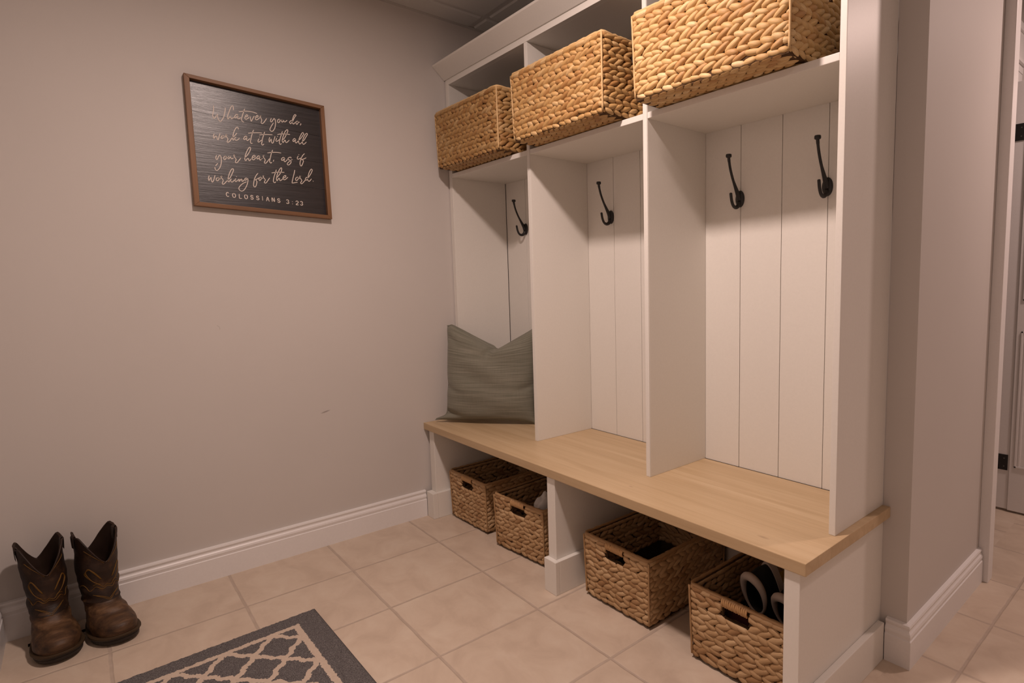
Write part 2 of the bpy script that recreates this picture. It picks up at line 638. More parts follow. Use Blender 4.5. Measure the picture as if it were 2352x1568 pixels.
# short return wall: its end faces the room, its side faces the hall
m = MB()
m.box(1.9553, XL, 0.0, 0.69, 0.0, 2.5)
m.box(XL - 0.1, 1.9553, 0.02, 0.69, 0.0, 2.5)
m.box(1.0, 1.9553, 0.60, 0.69, 0.0, 2.5)
struct(m.build('wall_return', MAT['wall2']))
# hall wall beyond the cased end, with the door opening in it
m = MB()
m.box(1.78, 1.88, 0.69, 0.78, 0.0, 2.5)
m.box(1.78, 1.88, 0.78, 1.56, 2.03, 2.5)
m.box(1.78, 1.88, 1.56, YF, 0.0, 2.5)
struct(m.build('wall_hall', MAT['wall2']))

# ceiling: boards above a metal grid
m = MB()
m.box(-0.12, XR + 0.12, YN - 0.12, YF + 0.12, CEIL + 0.008, CEIL + 0.10)
gx = [0.0] + [0.155 + 0.62 * i for i in range(6)] + [XR]
gy = [YF, 2.322, 1.702, 1.082, 0.462, -0.158, -0.778, -1.398, YN]
HW = 0.0125
for x0, x1 in zip(gx[:-1], gx[1:]):
    for y1, y0 in zip(gy[:-1], gy[1:]):
        a0, a1 = x0 + (0.024 if x0 == 0.0 else HW), x1 - HW
        b0, b1 = y0 + HW, y1 - HW
        if a1 - a0 < 0.02 or b1 - b0 < 0.02:
            continue
        g = 0.006
        vs = [(a0, b0, CEIL + 0.0075), (a1, b0, CEIL + 0.0075), (a1, b1, CEIL + 0.0075), (a0, b1, CEIL + 0.0075),
              (a0 + g, b0 + g, CEIL - 0.002), (a1 - g, b0 + g, CEIL - 0.002), (a1 - g, b1 - g, CEIL - 0.002), (a0 + g, b1 - g, CEIL - 0.002)]
        m.add(vs, [(7, 6, 5, 4), (0, 1, 5, 4), (1, 2, 6, 5), (2, 3, 7, 6), (3, 0, 4, 7), (0, 3, 2, 1)])
struct(m.build('ceiling', MAT['ceil']))
m = MB()
for x in gx[1:-1]:
    m.box(x - HW, x + HW, YN, YF, CEIL + 0.0055, CEIL + 0.0079)
for y in gy[1:-1]:
    m.box(0.0, XR, y - HW, y + HW, CEIL + 0.0052, CEIL + 0.0078)
m.box(0.0, 0.022, YN, YF, CEIL + 0.001, CEIL + 0.0035)
m.box(0.0, XL, -0.002, 0.020, CEIL + 0.001, CEIL + 0.0032)
struct(m.build('trim_1', MAT['grid']))

# baseboards with an ogee top
BB_H = 0.127
PROF = [(0.0, 0.0), (0.0178, 0.0), (0.0178, 0.082), (0.0150, 0.0845), (0.0158, 0.090), (0.0172, 0.096), (0.0152, 0.103),
        (0.0118, 0.107), (0.0105, 0.111), (0.0122, 0.1155), (0.0135, 0.120), (0.0115, 0.125), (0.0, BB_H)]


def baseboard(name, path, normals):
    """sweep the profile along a plan path; normals give the mitre direction at each vertex"""
    m = MB()
    rings = []
    for (px, py), (nx, ny) in zip(path, normals):
        rings.append([(px + nx * t, py + ny * t, z) for t, z in PROF])
    m.rings(rings, closed=True, cap0=True, cap1=True)
    return struct(m.build(name, MAT['white']))


baseboard('baseboard_left', [(0, -0.4965), (0, YN)], [(1, 0), (1, 1)])
baseboard('baseboard_front', [(0, YN), (XR, YN)], [(1, 1), (-1, 1)])
baseboard('baseboard_right', [(XR, YN), (XR, YF)], [(-1, 1), (-1, -1)])
baseboard('baseboard_return', [(1.9775, 0), (XL, 0), (XL, 0.682)], [(0, -1), (1, -1), (1, 0)])
baseboard('baseboard_hall', [(1.88, 1.63), (1.88, YF)], [(1, 0), (1, -1)])
baseboard('baseboard_far', [(1.88, YF), (XR, YF)], [(1, -1), (-1, -1)])

# casing at the end of the return wall
m = MB()
m.box(2.0312, 2.0655, 0.6855, 0.742, 0.0, 2.34)
m.box(1.96, 2.0312, 0.6905, 0.715, 0.0, 2.34)
struct(m.build('trim_2', MAT['white'], bevel=0.002))
# head casing and jamb of the hall door
m = MB()
m.box(1.8805, 1.898, 0.742, 1.60, 2.075, 2.19)
m.box(1.8805, 1.907, 0.742, 1.60, 2.19, 2.222)
m.box(1.8805, 1.905, 0.742, 1.60, 2.060, 2.075)
m.box(1.8805, 1.893, 0.742, 1.60, 2.028, 2.060)
m.box(1.866, 1.8800, 1.506, 1.5595, 0.0, 2.0285)
m.box(1.8805, 1.8905, 1.535, 1.60, 0.0, 2.0275)
struct(m.build('trim_3', MAT['white'], bevel=0.0015))

# hall door, standing open
door = bpy.data.objects.new('door_1', None)
COL.objects.link(door)
struct(door)
m = MB()
m.box(1.8935, 2.60, 1.501, 1.535, 0.012, 1.975)
m.build('door_slab', MAT['white'], door, bevel=0.001)
m = MB()
m.box(1.943, 2.60, 1.4955, 1.5008, 0.010, 1.975)
m.build('face_panel', MAT['white'], door, bevel=0.0015)
m = MB()
for z0, z1 in ((0.22, 0.86), (1.0, 1.84)):
    for q_, (a, b) in enumerate(((0.0, 0.0045), (0.008, 0.003))):
        x0, x1 = 1.962 + a * 1.0 + q_ * 0.006, 2.52 - a
        for (bx0, bx1, bz0, bz1) in ((x0, x0 + 0.008, z0, z1), (x1 - 0.008, x1, z0, z1), (x0, x1, z0, z0 + 0.008), (x0, x1, z1 - 0.008, z1)):
            m.box(bx0, bx1, 1.4955 - b, 1.4956, bz0, bz1)
m.build('panel_molding', MAT['white'], door, bevel=0.001)
for z0 in (0.200, 1.716):
    m = MB()
    m.box(1.8945, 1.936, 1.4975, 1.5008, z0, z0 + 0.074)
    m.box(1.872, 1.8945, 1.4985, 1.5055, z0, z0 + 0.074)
    m.tube([(1.8925, 1.496, z0 - 0.002), (1.8925, 1.496, z0 + 0.076)], 0.0055, 10)
    h = m.build('hinge', MAT['iron'], door)
    h['label'] = 'matte black butt hinge'
    for zz in (0.018, 0.056):
        m = MB()
        m.tube([(1.921, 1.4977, z0 + zz), (1.921, 1.4967, z0 + zz)], 0.0032, 10)
        m.build('screw', MAT['screw'], h)

# ================================================================== BUILT-IN LOCKERS
DU, ZB, ZS = 0.2985, 0.457, 1.6457
cab = thing('locker_cabinet', 'off-white open locker cabinet with three cubbies, shelf and crown, standing on the oak bench', 'cabinet', (0, 0, ZB))


def cpart(name, boxes, mat='cab', bevel=0.0015, par=None):
    m = MB()
    for b in boxes:
        b = list(b)
        b[4] -= ZB
        b[5] -= ZB
        m.box(*b)
    return m.build(name, MAT[mat], par or cab, bevel=bevel)


TOPZ = 2.10
cpart('side_panel', [(0.006, 0.0349, -DU, 0.0, ZB, TOPZ)])
cpart('side_panel', [(1.9377, 1.955, -DU, -0.0005, ZB, TOPZ)])
cpart('divider', [(0.6537, 0.6738, -DU + 0.002, 0.003, ZB, 2.0555), (0.6545, 0.6731, -DU, -DU + 0.002, ZB, 2.0555)])
cpart('divider', [(1.2942, 1.3138, -DU + 0.002, 0.003, ZB, 2.0555), (1.295, 1.313, -DU, -DU + 0.002, ZB, 2.0555)])
for a, b in ((0.0349, 0.6537), (0.6738, 1.2942), (1.3138, 1.9377)):
    cpart('shelf', [(a, b, -DU + 0.001, 0.003, ZS - 0.019, ZS)])
# tongue-and-groove back boards: grooves cut between boards
GRV = [(0.0349, 0.6537, (0.205, 0.51)), (0.6738, 1.2942, (0.838, 0.992, 1.145)), (1.3138, 1.9377, (1.460, 1.614, 1.767, 1.92))]
for a, b, gs in GRV:
    m = MB()
    m.box(a, b, 0.0105, 0.0195, 0, TOPZ - ZB)
    xs = [a] + list(gs) + [b]
    for x0, x1 in zip(xs[:-1], xs[1:]):
        w = 0.0011
        l = x0 + (w if x0 != a else 0)
        r = x1 - (w if x1 != b else 0)
        m.box(l, r, 0.003, 0.0106, 0, TOPZ - ZB)
    m.build('back_board', MAT['cab'], cab)
cpart('top_panel', [(0.0349, 1.9377, -DU + 0.02, 0.003, 2.0555, 2.074)])
cpart('face_rail', [(0.0349, 1.9377, -DU, -DU + 0.02, 2.0555, TOPZ)])
m = MB()
zc = 2.0802 - ZB
yc = -DU - 0.0008
m.prism([(yc, zc), (yc - 0.004, zc), (yc - 0.059, zc + 0.050), (yc - 0.062, zc + 0.056), (yc - 0.058, zc + 0.0605), (yc, zc + 0.0605)], 0.002, 1.975, 0)
m.box(0.002, 1.955, -DU, -DU + 0.016, TOPZ - ZB, zc + 0.0605)
m.build('crown_molding', MAT['cab'], cab, bevel=0.0008)

# oak bench board lying across the base
m = MB()
m.box(0.0008, 1.9763, -0.4873, 0.0, ZB - 0.0318, ZB)
bt = m.build('oak_plank', MAT['oak'], bevel=0.0022)
tag(bt, 'long pale oak plank forming the bench surface under the locker cabinet', 'plank')

# painted base under the bench board
base = thing('storage_bench', 'off-white painted storage bench with two open bays holding brown baskets', 'bench')
ZU = ZB - 0.0319


def bpart(name, boxes):
    m = MB()
    for b in boxes:
        m.box(*b)
    return m.build(name, MAT['cab'], base, bevel=0.002)


bpart('end_panel', [(0.0195, 0.066, -0.4695, 0.0, 0.0, ZU)])
bpart('end_panel', [(1.916, 1.9576, -0.4777, 0.0, 0.0, ZU)])
bpart('support_post', [(0.9715, 1.0166, -0.4777, 0.0, 0.0, ZU)])
bpart('plinth', [(0.0194, 0.085, -0.4955, -0.4696, 0.0, 0.1235), (0.0661, 0.085, -0.4696, -0.002, 0.0, 0.1235)])
bpart('plinth', [(0.9680, 1.0355, -0.4966, -0.4778, 0.0, 0.1235), (1.0167, 1.0355, -0.4778, -0.002, 0.0, 0.1235), (0.9680, 0.9714, -0.4778, -0.002, 0.0, 0.1235)])
bpart('plinth', [(1.908, 1.9765, -0.4966, -0.4778, 0.0, 0.1135), (1.9577, 1.9765, -0.4778, -0.0185, 0.0, 0.1135)])


# ================================================================== COAT HOOKS
def make_hook():
    t = thing('coat_hook', '', 'coat hook', (0, 0, 0), 0, 'coat hooks on the locker back boards')
    # frame: origin at the middle of the plate on the board, -y into the room
    m = MB()
    rg = []
    for y, s in ((0.0, 1.0), (-0.0035, 1.0), (-0.0065, 0.94), (-0.0085, 0.80), (-0.0092, 0.0)):
        rg.append([(0.0165 * s * math.cos(a), y, 0.0275 * s * math.sin(a)) for a in [2 * math.pi * i / 28 for i in range(28)]])
    m.rings(rg, cap0=True)
    p = m.build('backplate', MAT['iron'], t, smooth=True)
    for z in (0.014, -0.016):
        m = MB()
        m.rings([[(0.0034 * math.cos(a), y, z + 0.0034 * math.sin(a)) for a in [2 * math.pi * i / 10 for i in range(10)]] for y in (-0.0075, -0.0108)], cap1=True)
        m.build('screw', MAT['iron'], p)
    m = MB()
    path = catmull([(0, -0.006, -0.004), (0, -0.014, 0.012), (0, -0.028, 0.034), (0, -0.044, 0.060), (0, -0.058, 0.090), (0, -0.066, 0.117), (0, -0.068, 0.130)], 5)
    n = len(path)
    rad = [0.0095 - 0.0052 * min(1, i / (n * 0.45)) + (0.0006 if i > n * 0.8 else 0) for i in range(n)]
    m.tube(path, rad, 10)
    a = m.build('upper_arm', MAT['iron'], t, smooth=True)
    m = MB()
    m.rings([[(0.0095 * s * math.cos(q), -0.068 + 0.0095 * s * math.sin(q), z) for q in [2 * math.pi * i / 18 for i in range(18)]]
             for s, z in ((0.55, 0.1265), (0.92, 0.1285), (1.0, 0.130), (1.0, 0.1355), (0.9, 0.138), (0.0, 0.1388))], cap0=True)
    m.build('tip', MAT['iron'], a, smooth=True)
    m = MB()
    path = catmull([(0, -0.006, -0.012), (0, -0.014, -0.024), (0, -0.027, -0.030), (0, -0.041, -0.025), (0, -0.050, -0.010), (0, -0.0545, 0.008), (0, -0.0555, 0.016)], 5)
    n = len(path)
    rad = [0.0085 - 0.0036 * min(1, i / (n * 0.5)) for i in range(n)]
    rad[-1] = 0.0025
    rad[-2] = 0.0044
    m.tube(path, rad, 10)
    m.build('lower_hook', MAT['iron'], t, smooth=True)
    return t


hook = make_hook()
HOOKS = [(0.204, 'matte black double coat hook in the left locker, above the pillow'),
         (0.823, 'matte black double coat hook in the middle locker'),
         (1.459, 'matte black double coat hook in the right locker, nearer the divider'),
         (1.766, 'matte black double coat hook at the right edge of the right locker')]
for i, (x, lab) in enumerate(HOOKS):
    if i == 0:
        hook.location = (x, 0.003, 1.385)
        hook['label'] = lab
    else:
        dup(hook, (x, 0.003, 1.385), 0, lab)


# ================================================================== WOVEN BASKETS
def rrect_path(w, d, r, inset=0.0):
    """list of straight segments of a rounded rectangle; returns f(s)->(x,y,nx,ny) and its length"""
    hx, hy = w / 2 - inset, d / 2 - inset
    r = max(r - inset, 0.002)
    segs = []
    q = math.pi / 2 * r
    parts = [('l', (-hx + r, -hy), (1, 0), 2 * (hx - r)), ('a', (hx - r, -hy + r), -90, q), ('l', (hx, -hy + r), (0, 1), 2 * (hy - r)), ('a', (hx - r, hy - r), 0, q),
             ('l', (hx - r, hy), (-1, 0), 2 * (hx - r)), ('a', (-hx + r, hy - r), 90, q), ('l', (-hx, hy - r), (0, -1), 2 * (hy - r)), ('a', (-hx + r, -hy + r), 180, q)]
    L = sum(p[3] for p in parts)

    def f(s):
        s %= L
        for p in parts:
            if s <= p[3]:
                if p[0] == 'l':
                    (x, y), (dx, dy) = p[1], p[2]
                    return x + dx * s, y + dy * s, dy, -dx
                a = math.radians(p[2]) + s / r
                return p[1][0] + r * math.cos(a), p[1][1] + r * math.sin(a), math.cos(a), math.sin(a)
            s -= p[3]
        return f(0)
    return f, L


LEAF_T = [-1.0, -0.82, -0.45, 0.0, 0.45, 0.82, 1.0]


def leaf(V, F, A, c, along, nrm, side, ln, wd, th, rnd):
    b = len(V)
    for t in LEAF_T:
        k = max(0.0, 1 - abs(t) ** 2.3) ** 0.55
        for w in (-1.0, -0.6, 0.0, 0.6, 1.0):
            off = th * k * math.sqrt(max(0.0, 1 - w * w)) - 0.0012
            bend = -0.15 * th * (t * t)
            p = c + along * (t * ln / 2) + side * (w * k * wd / 2) + nrm * (off + bend)
            V.append(tuple(p))
            A.extend((t, w, rnd))
    for i in range(6):
        for j in range(4):
            q = b + i * 5 + j
            F.append((q, q + 1, q + 6, q + 5))


def weave_mesh(name, w, d, h, mat, core, holes, seed, inner, th0=0.006, rb=0.012):
    rnd = random.Random(seed)
    V, F, A = [], [], []
    pitch = 0.0172
    rows = int((h - 0.010) / pitch)
    pitch = (h - 0.010) / rows

    def in_hole(x, y, z):
        for hx, hw, hz0, hz1 in holes:
            if abs(x - hx) < 0.03 and abs(y) < hw and hz0 < z < hz1:
                return True
        return False

    def ring(inset, sign, r0, r1):
        for r in range(r0, r1):
            z = 0.0095 + pitch * (r + 0.45)
            flare = 0.006 * (z / h)
            low = rb * max(0.0, 1 - z / 0.022) * (1 if sign > 0 else 0)
            f, L = rrect_path(w + 2 * flare - 0.012, d + 2 * flare - 0.012, 0.012, inset + low)
            n = max(8, int(round(L / 0.0335)))
            ph = rnd.random()
            for i in range(n):
                s = (i + ph + 0.5 * (r % 2) + rnd.uniform(-0.12, 0.12)) * L / n
                x, y, nx, ny = f(s)
                if in_hole(x, y, z):
                    continue
                tl = (0.42 if r % 2 else -0.22) + rnd.uniform(-0.15, 0.15)
                if rnd.random() < 0.06:
                    tl *= -0.4
                longrow = r % 2
                ln = rnd.uniform(0.050, 0.060) if longrow else rnd.uniform(0.040, 0.048)
                wd = rnd.uniform(0.0175, 0.0210) if longrow else rnd.uniform(0.0185, 0.0225)
                th = rnd.uniform(th0, th0 + 0.002)
                if th0 < 0.005:
                    wd *= 1.08
                    ln *= 1.03
                zc = z + rnd.uniform(-0.0012, 0.0012)
                if r == rows - 1:
                    tl *= 0.3
                tx, tz, rv = rnd.uniform(-0.0014, 0.0014), rnd.uniform(-0.0012, 0.0012), rnd.random()
                ct, st = math.cos(tl), math.sin(tl)
                b = len(V)
                for t in LEAF_T:
                    k = max(0.0, 1 - abs(t) ** 2.3) ** 0.55
                    for w_ in (-1.0, -0.6, 0.0, 0.6, 1.0):
                        a_, b_ = t * ln / 2, w_ * k * wd / 2
                        ds, dz = ct * a_ - st * b_, st * a_ + ct * b_
                        px, py, qx, qy = f(s + ds)
                        pz = min(max(zc + dz, 0.003), h - 0.004)
                        off = ((th + 0.0028) * k ** 0.8 * math.sqrt(max(0.0, 1 - w_ * w_)) - 0.0040 + tx * t + tz * w_)
                        if pz < 0.02:
                            off -= low * 0.0
                        p = [px + qx * sign * off, py + qy * sign * off, pz]
                        for hx, hw, hz0, hz1 in holes:      # strands stop at the handle hole
                            if abs(px - hx) < 0.03 and abs(py) < hw and hz0 < pz < hz1:
                                dl, dd = hw - abs(py), pz - hz0
                                if dd < dl:
                                    p[2] = hz0
                                else:
                                    p[1] = math.copysign(hw, py)
                        V.append(tuple(p))
                        A.extend((t, w_, rv))
                for i_ in range(6):
                    for j_ in range(4):
                        q = b + i_ * 5 + j_
                        F.append((q, q + 1, q + 6, q + 5) if sign > 0 else (q, q + 5, q + 6, q + 1))

    ring(0.0, 1, 0, rows)
    if inner:
        ring(0.0165, -1, rows // 3, rows)
    # underside: flatter strands in rows
    ny = int((d - 0.012) / 0.0165)
    for j in range(ny):
        y = -d / 2 + 0.006 + (j + 0.5) * (d - 0.012) / ny
        n = int(w / 0.03)
        for i in range(n):
            x = -w / 2 + (i + 0.5 + 0.4 * (j % 2)) * w / n
            if abs(x) > w / 2 - 0.026 or abs(y) > d / 2 - 0.014:
                continue
            tl = (0.35 if j % 2 else -0.35) + rnd.uniform(-0.15, 0.15)
            al = Vector((math.cos(tl), math.sin(tl), 0))
            nn = Vector((0, 0, -1))
            leaf(V, F, A, Vector((x, y, 0.0058)), al, nn, nn.cross(al), rnd.uniform(0.036, 0.044), 0.017, 0.0056, rnd.random())
    nleaf = len(F)
    hole_top = h - 0.024
    # core walls between the outer and inner strands, left open at the handle holes
    m = MB()
    m.v, m.f = V, [list(x) for x in F]
    m.mi = [0] * nleaf
    e0, e1 = 0.0082, 0.0150
    x0, x1, y0, y1 = -w / 2, w / 2, -d / 2, d / 2
    zt = h - 0.003
    zb = 0.006
    m.box(x0 + e0, x1 - e0, y0 + e0, y0 + e1, zb, zt, 1)
    m.box(x0 + e0, x1 - e0, y1 - e1, y1 - e0, zb, zt, 1)
    for sx, hole in ((-1, [q for q in holes if q[0] < 0]), (1, [q for q in holes if q[0] > 0])):
        xa, xb = sorted((sx * (w / 2 - e0), sx * (w / 2 - e1)))
        if hole:
            _, hw, z0, z1 = hole[0]
            z1 = hole_top
            hw -= 0.002
            z0 += 0.002
            m.box(xa, xb, y0 + e1, -hw, zb, zt, 1)
            m.box(xa, xb, hw, y1 - e1, zb, zt, 1)
            m.box(xa, xb, -hw, hw, zb, z0, 1)
            m.box(xa, xb, -hw, hw, z1, zt, 1)
        else:
            m.box(xa, xb, y0 + e1, y1 - e1, zb, zt, 1)
    m.box(x0 + e1, x1 - e1, y0 + e1, y1 - e1, 0.0062, 0.011, 1)
    me = bpy.data.meshes.new(name)
    me.from_pydata(m.v, [], m.f)
    me.materials.append(mat)
    me.materials.append(core)
    me.polygons.foreach_set('material_index', m.mi)
    me.polygons.foreach_set('use_smooth', [mi == 0 for mi in m.mi])
    at = me.attributes.new('strand', 'FLOAT_VECTOR', 'POINT')
    buf = A + [0.0, 0.0, 0.4] * (len(m.v) - len(A) // 3)
    at.data.foreach_set('vector', buf)
    me.update()
    return me


def make_basket(kind):
    if kind == 'hi':
        w, d, h = 0.512, 0.372, 0.256
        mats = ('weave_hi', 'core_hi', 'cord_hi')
        holes = [(-w / 2, 0.042, 0.192, 0.230), (w / 2, 0.042, 0.192, 0.230)]
    else:
        w, d, h = 0.405, 0.316, 0.232
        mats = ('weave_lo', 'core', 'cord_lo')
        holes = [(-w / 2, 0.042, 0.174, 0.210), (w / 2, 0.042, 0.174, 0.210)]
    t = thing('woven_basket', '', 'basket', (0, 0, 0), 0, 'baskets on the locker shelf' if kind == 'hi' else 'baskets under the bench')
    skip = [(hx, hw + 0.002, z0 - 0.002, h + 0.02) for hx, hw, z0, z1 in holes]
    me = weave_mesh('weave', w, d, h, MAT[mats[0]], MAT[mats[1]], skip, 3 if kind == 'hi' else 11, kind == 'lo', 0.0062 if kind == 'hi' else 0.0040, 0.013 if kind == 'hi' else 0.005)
    # the core keeps true holes
    link('weave', me, t)
    rnd = random.Random(5)
    # rim cord
    m = MB()
    f, L = rrect_path(w + 0.004, d + 0.004, 0.014, 0.006)
    pts = []
    n = 150
    for i in range(n):
        x, y, nx, ny = f(L * i / n)
        pts.append((x + rnd.uniform(-0.0008, 0.0008), y, h - 0.002 + rnd.uniform(-0.001, 0.001)))
    m.tube(pts, [0.0058 + rnd.uniform(-0.0007, 0.0007) for _ in pts], 8, closed=True)
    m.build('rim', MAT[mats[2]], t, smooth=True)
    # cords down the four corners
    for sx in (-1, 1):
        for sy in (-1, 1):
            m = MB()
            pts = [(sx * (w / 2 - 0.0065 + 0.006 * z / h), sy * (d / 2 - 0.0065 + 0.006 * z / h), z) for z in [0.014 + (h - 0.020) * i / 14 for i in range(15)]]
            m.tube(pts, [0.0034 + rnd.uniform(-0.0005, 0.0005) for _ in pts], 8)
            m.build('corner_cord', MAT[mats[2]], t, smooth=True)
    # strands wrapped over the bar above each handle hole
    for hx, hw, z0, z1 in holes:
        m = MB()
        s = 1 if hx > 0 else -1
        nb = 13
        for i in range(nb):
            y = -hw + (i + 0.5) * 2 * hw / nb
            wv = hw / nb * 1.05
            x = hx + s * 0.0035
            ty = rnd.uniform(-0.002, 0.002)
            ring = []
            for k in range(12):
                a = 2 * math.pi * k / 12
                cx, cz = (0.010 * math.cos(a), (h - z1) / 2 * 1.12 * math.sin(a))
                ring.append((hx - s * 0.006 + cx, y + ty * math.sin(a), (h + z1) / 2 - 0.001 + cz))
            m.tube(ring, [wv] * 12, 6, closed=True)
        m.build('handle_wrap', MAT['wrap' if kind == 'lo' else 'cord_hi'], t, smooth=True)
    return t


hi = make_basket('hi')
HD = 0.186
HI = [((0.313, -0.3825 + HD, ZS), math.pi + 0.016, 'honey woven basket above the left locker, leftmost on the shelf'),
      ((0.954, -0.394 + HD, ZS), 0.0, 'honey woven basket on the shelf above the middle locker'),
      ((1.594, -0.386 + HD, ZS), 0.030, 'brightly lit honey woven basket on the shelf above the right locker')]
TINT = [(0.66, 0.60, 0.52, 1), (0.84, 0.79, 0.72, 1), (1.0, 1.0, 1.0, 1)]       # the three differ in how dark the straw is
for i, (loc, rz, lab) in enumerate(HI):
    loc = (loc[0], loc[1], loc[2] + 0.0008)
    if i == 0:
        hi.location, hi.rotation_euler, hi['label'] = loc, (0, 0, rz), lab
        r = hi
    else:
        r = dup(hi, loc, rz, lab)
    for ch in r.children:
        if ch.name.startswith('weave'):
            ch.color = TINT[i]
lo = make_basket('lo')
HB = 0.2025
LO = [((0.261, -0.413 + HB, 0.0006), math.pi / 2 + 0.02, 'brown woven basket under the left end of the bench, nearest the wall'),
      ((0.672, -0.4215 + HB, 0.0006), -math.pi / 2 + 0.08, 'brown woven basket with white paper in it, left of the bench post'),
      ((1.253, -0.414 + HB, 0.0006), math.pi / 2, 'empty brown woven basket under the bench, right of the post'),
      ((1.735, -0.419 + HB, 0.0006), -math.pi / 2 + 0.0, 'brown woven basket with shoes, at the right end under the bench')]
for i, (loc, rz, lab) in enumerate(LO):
    if i == 0:
        lo.location, lo.rotation_euler, lo['label'] = loc, (0, 0, rz), lab
    else:
        dup(lo, loc, rz, lab)

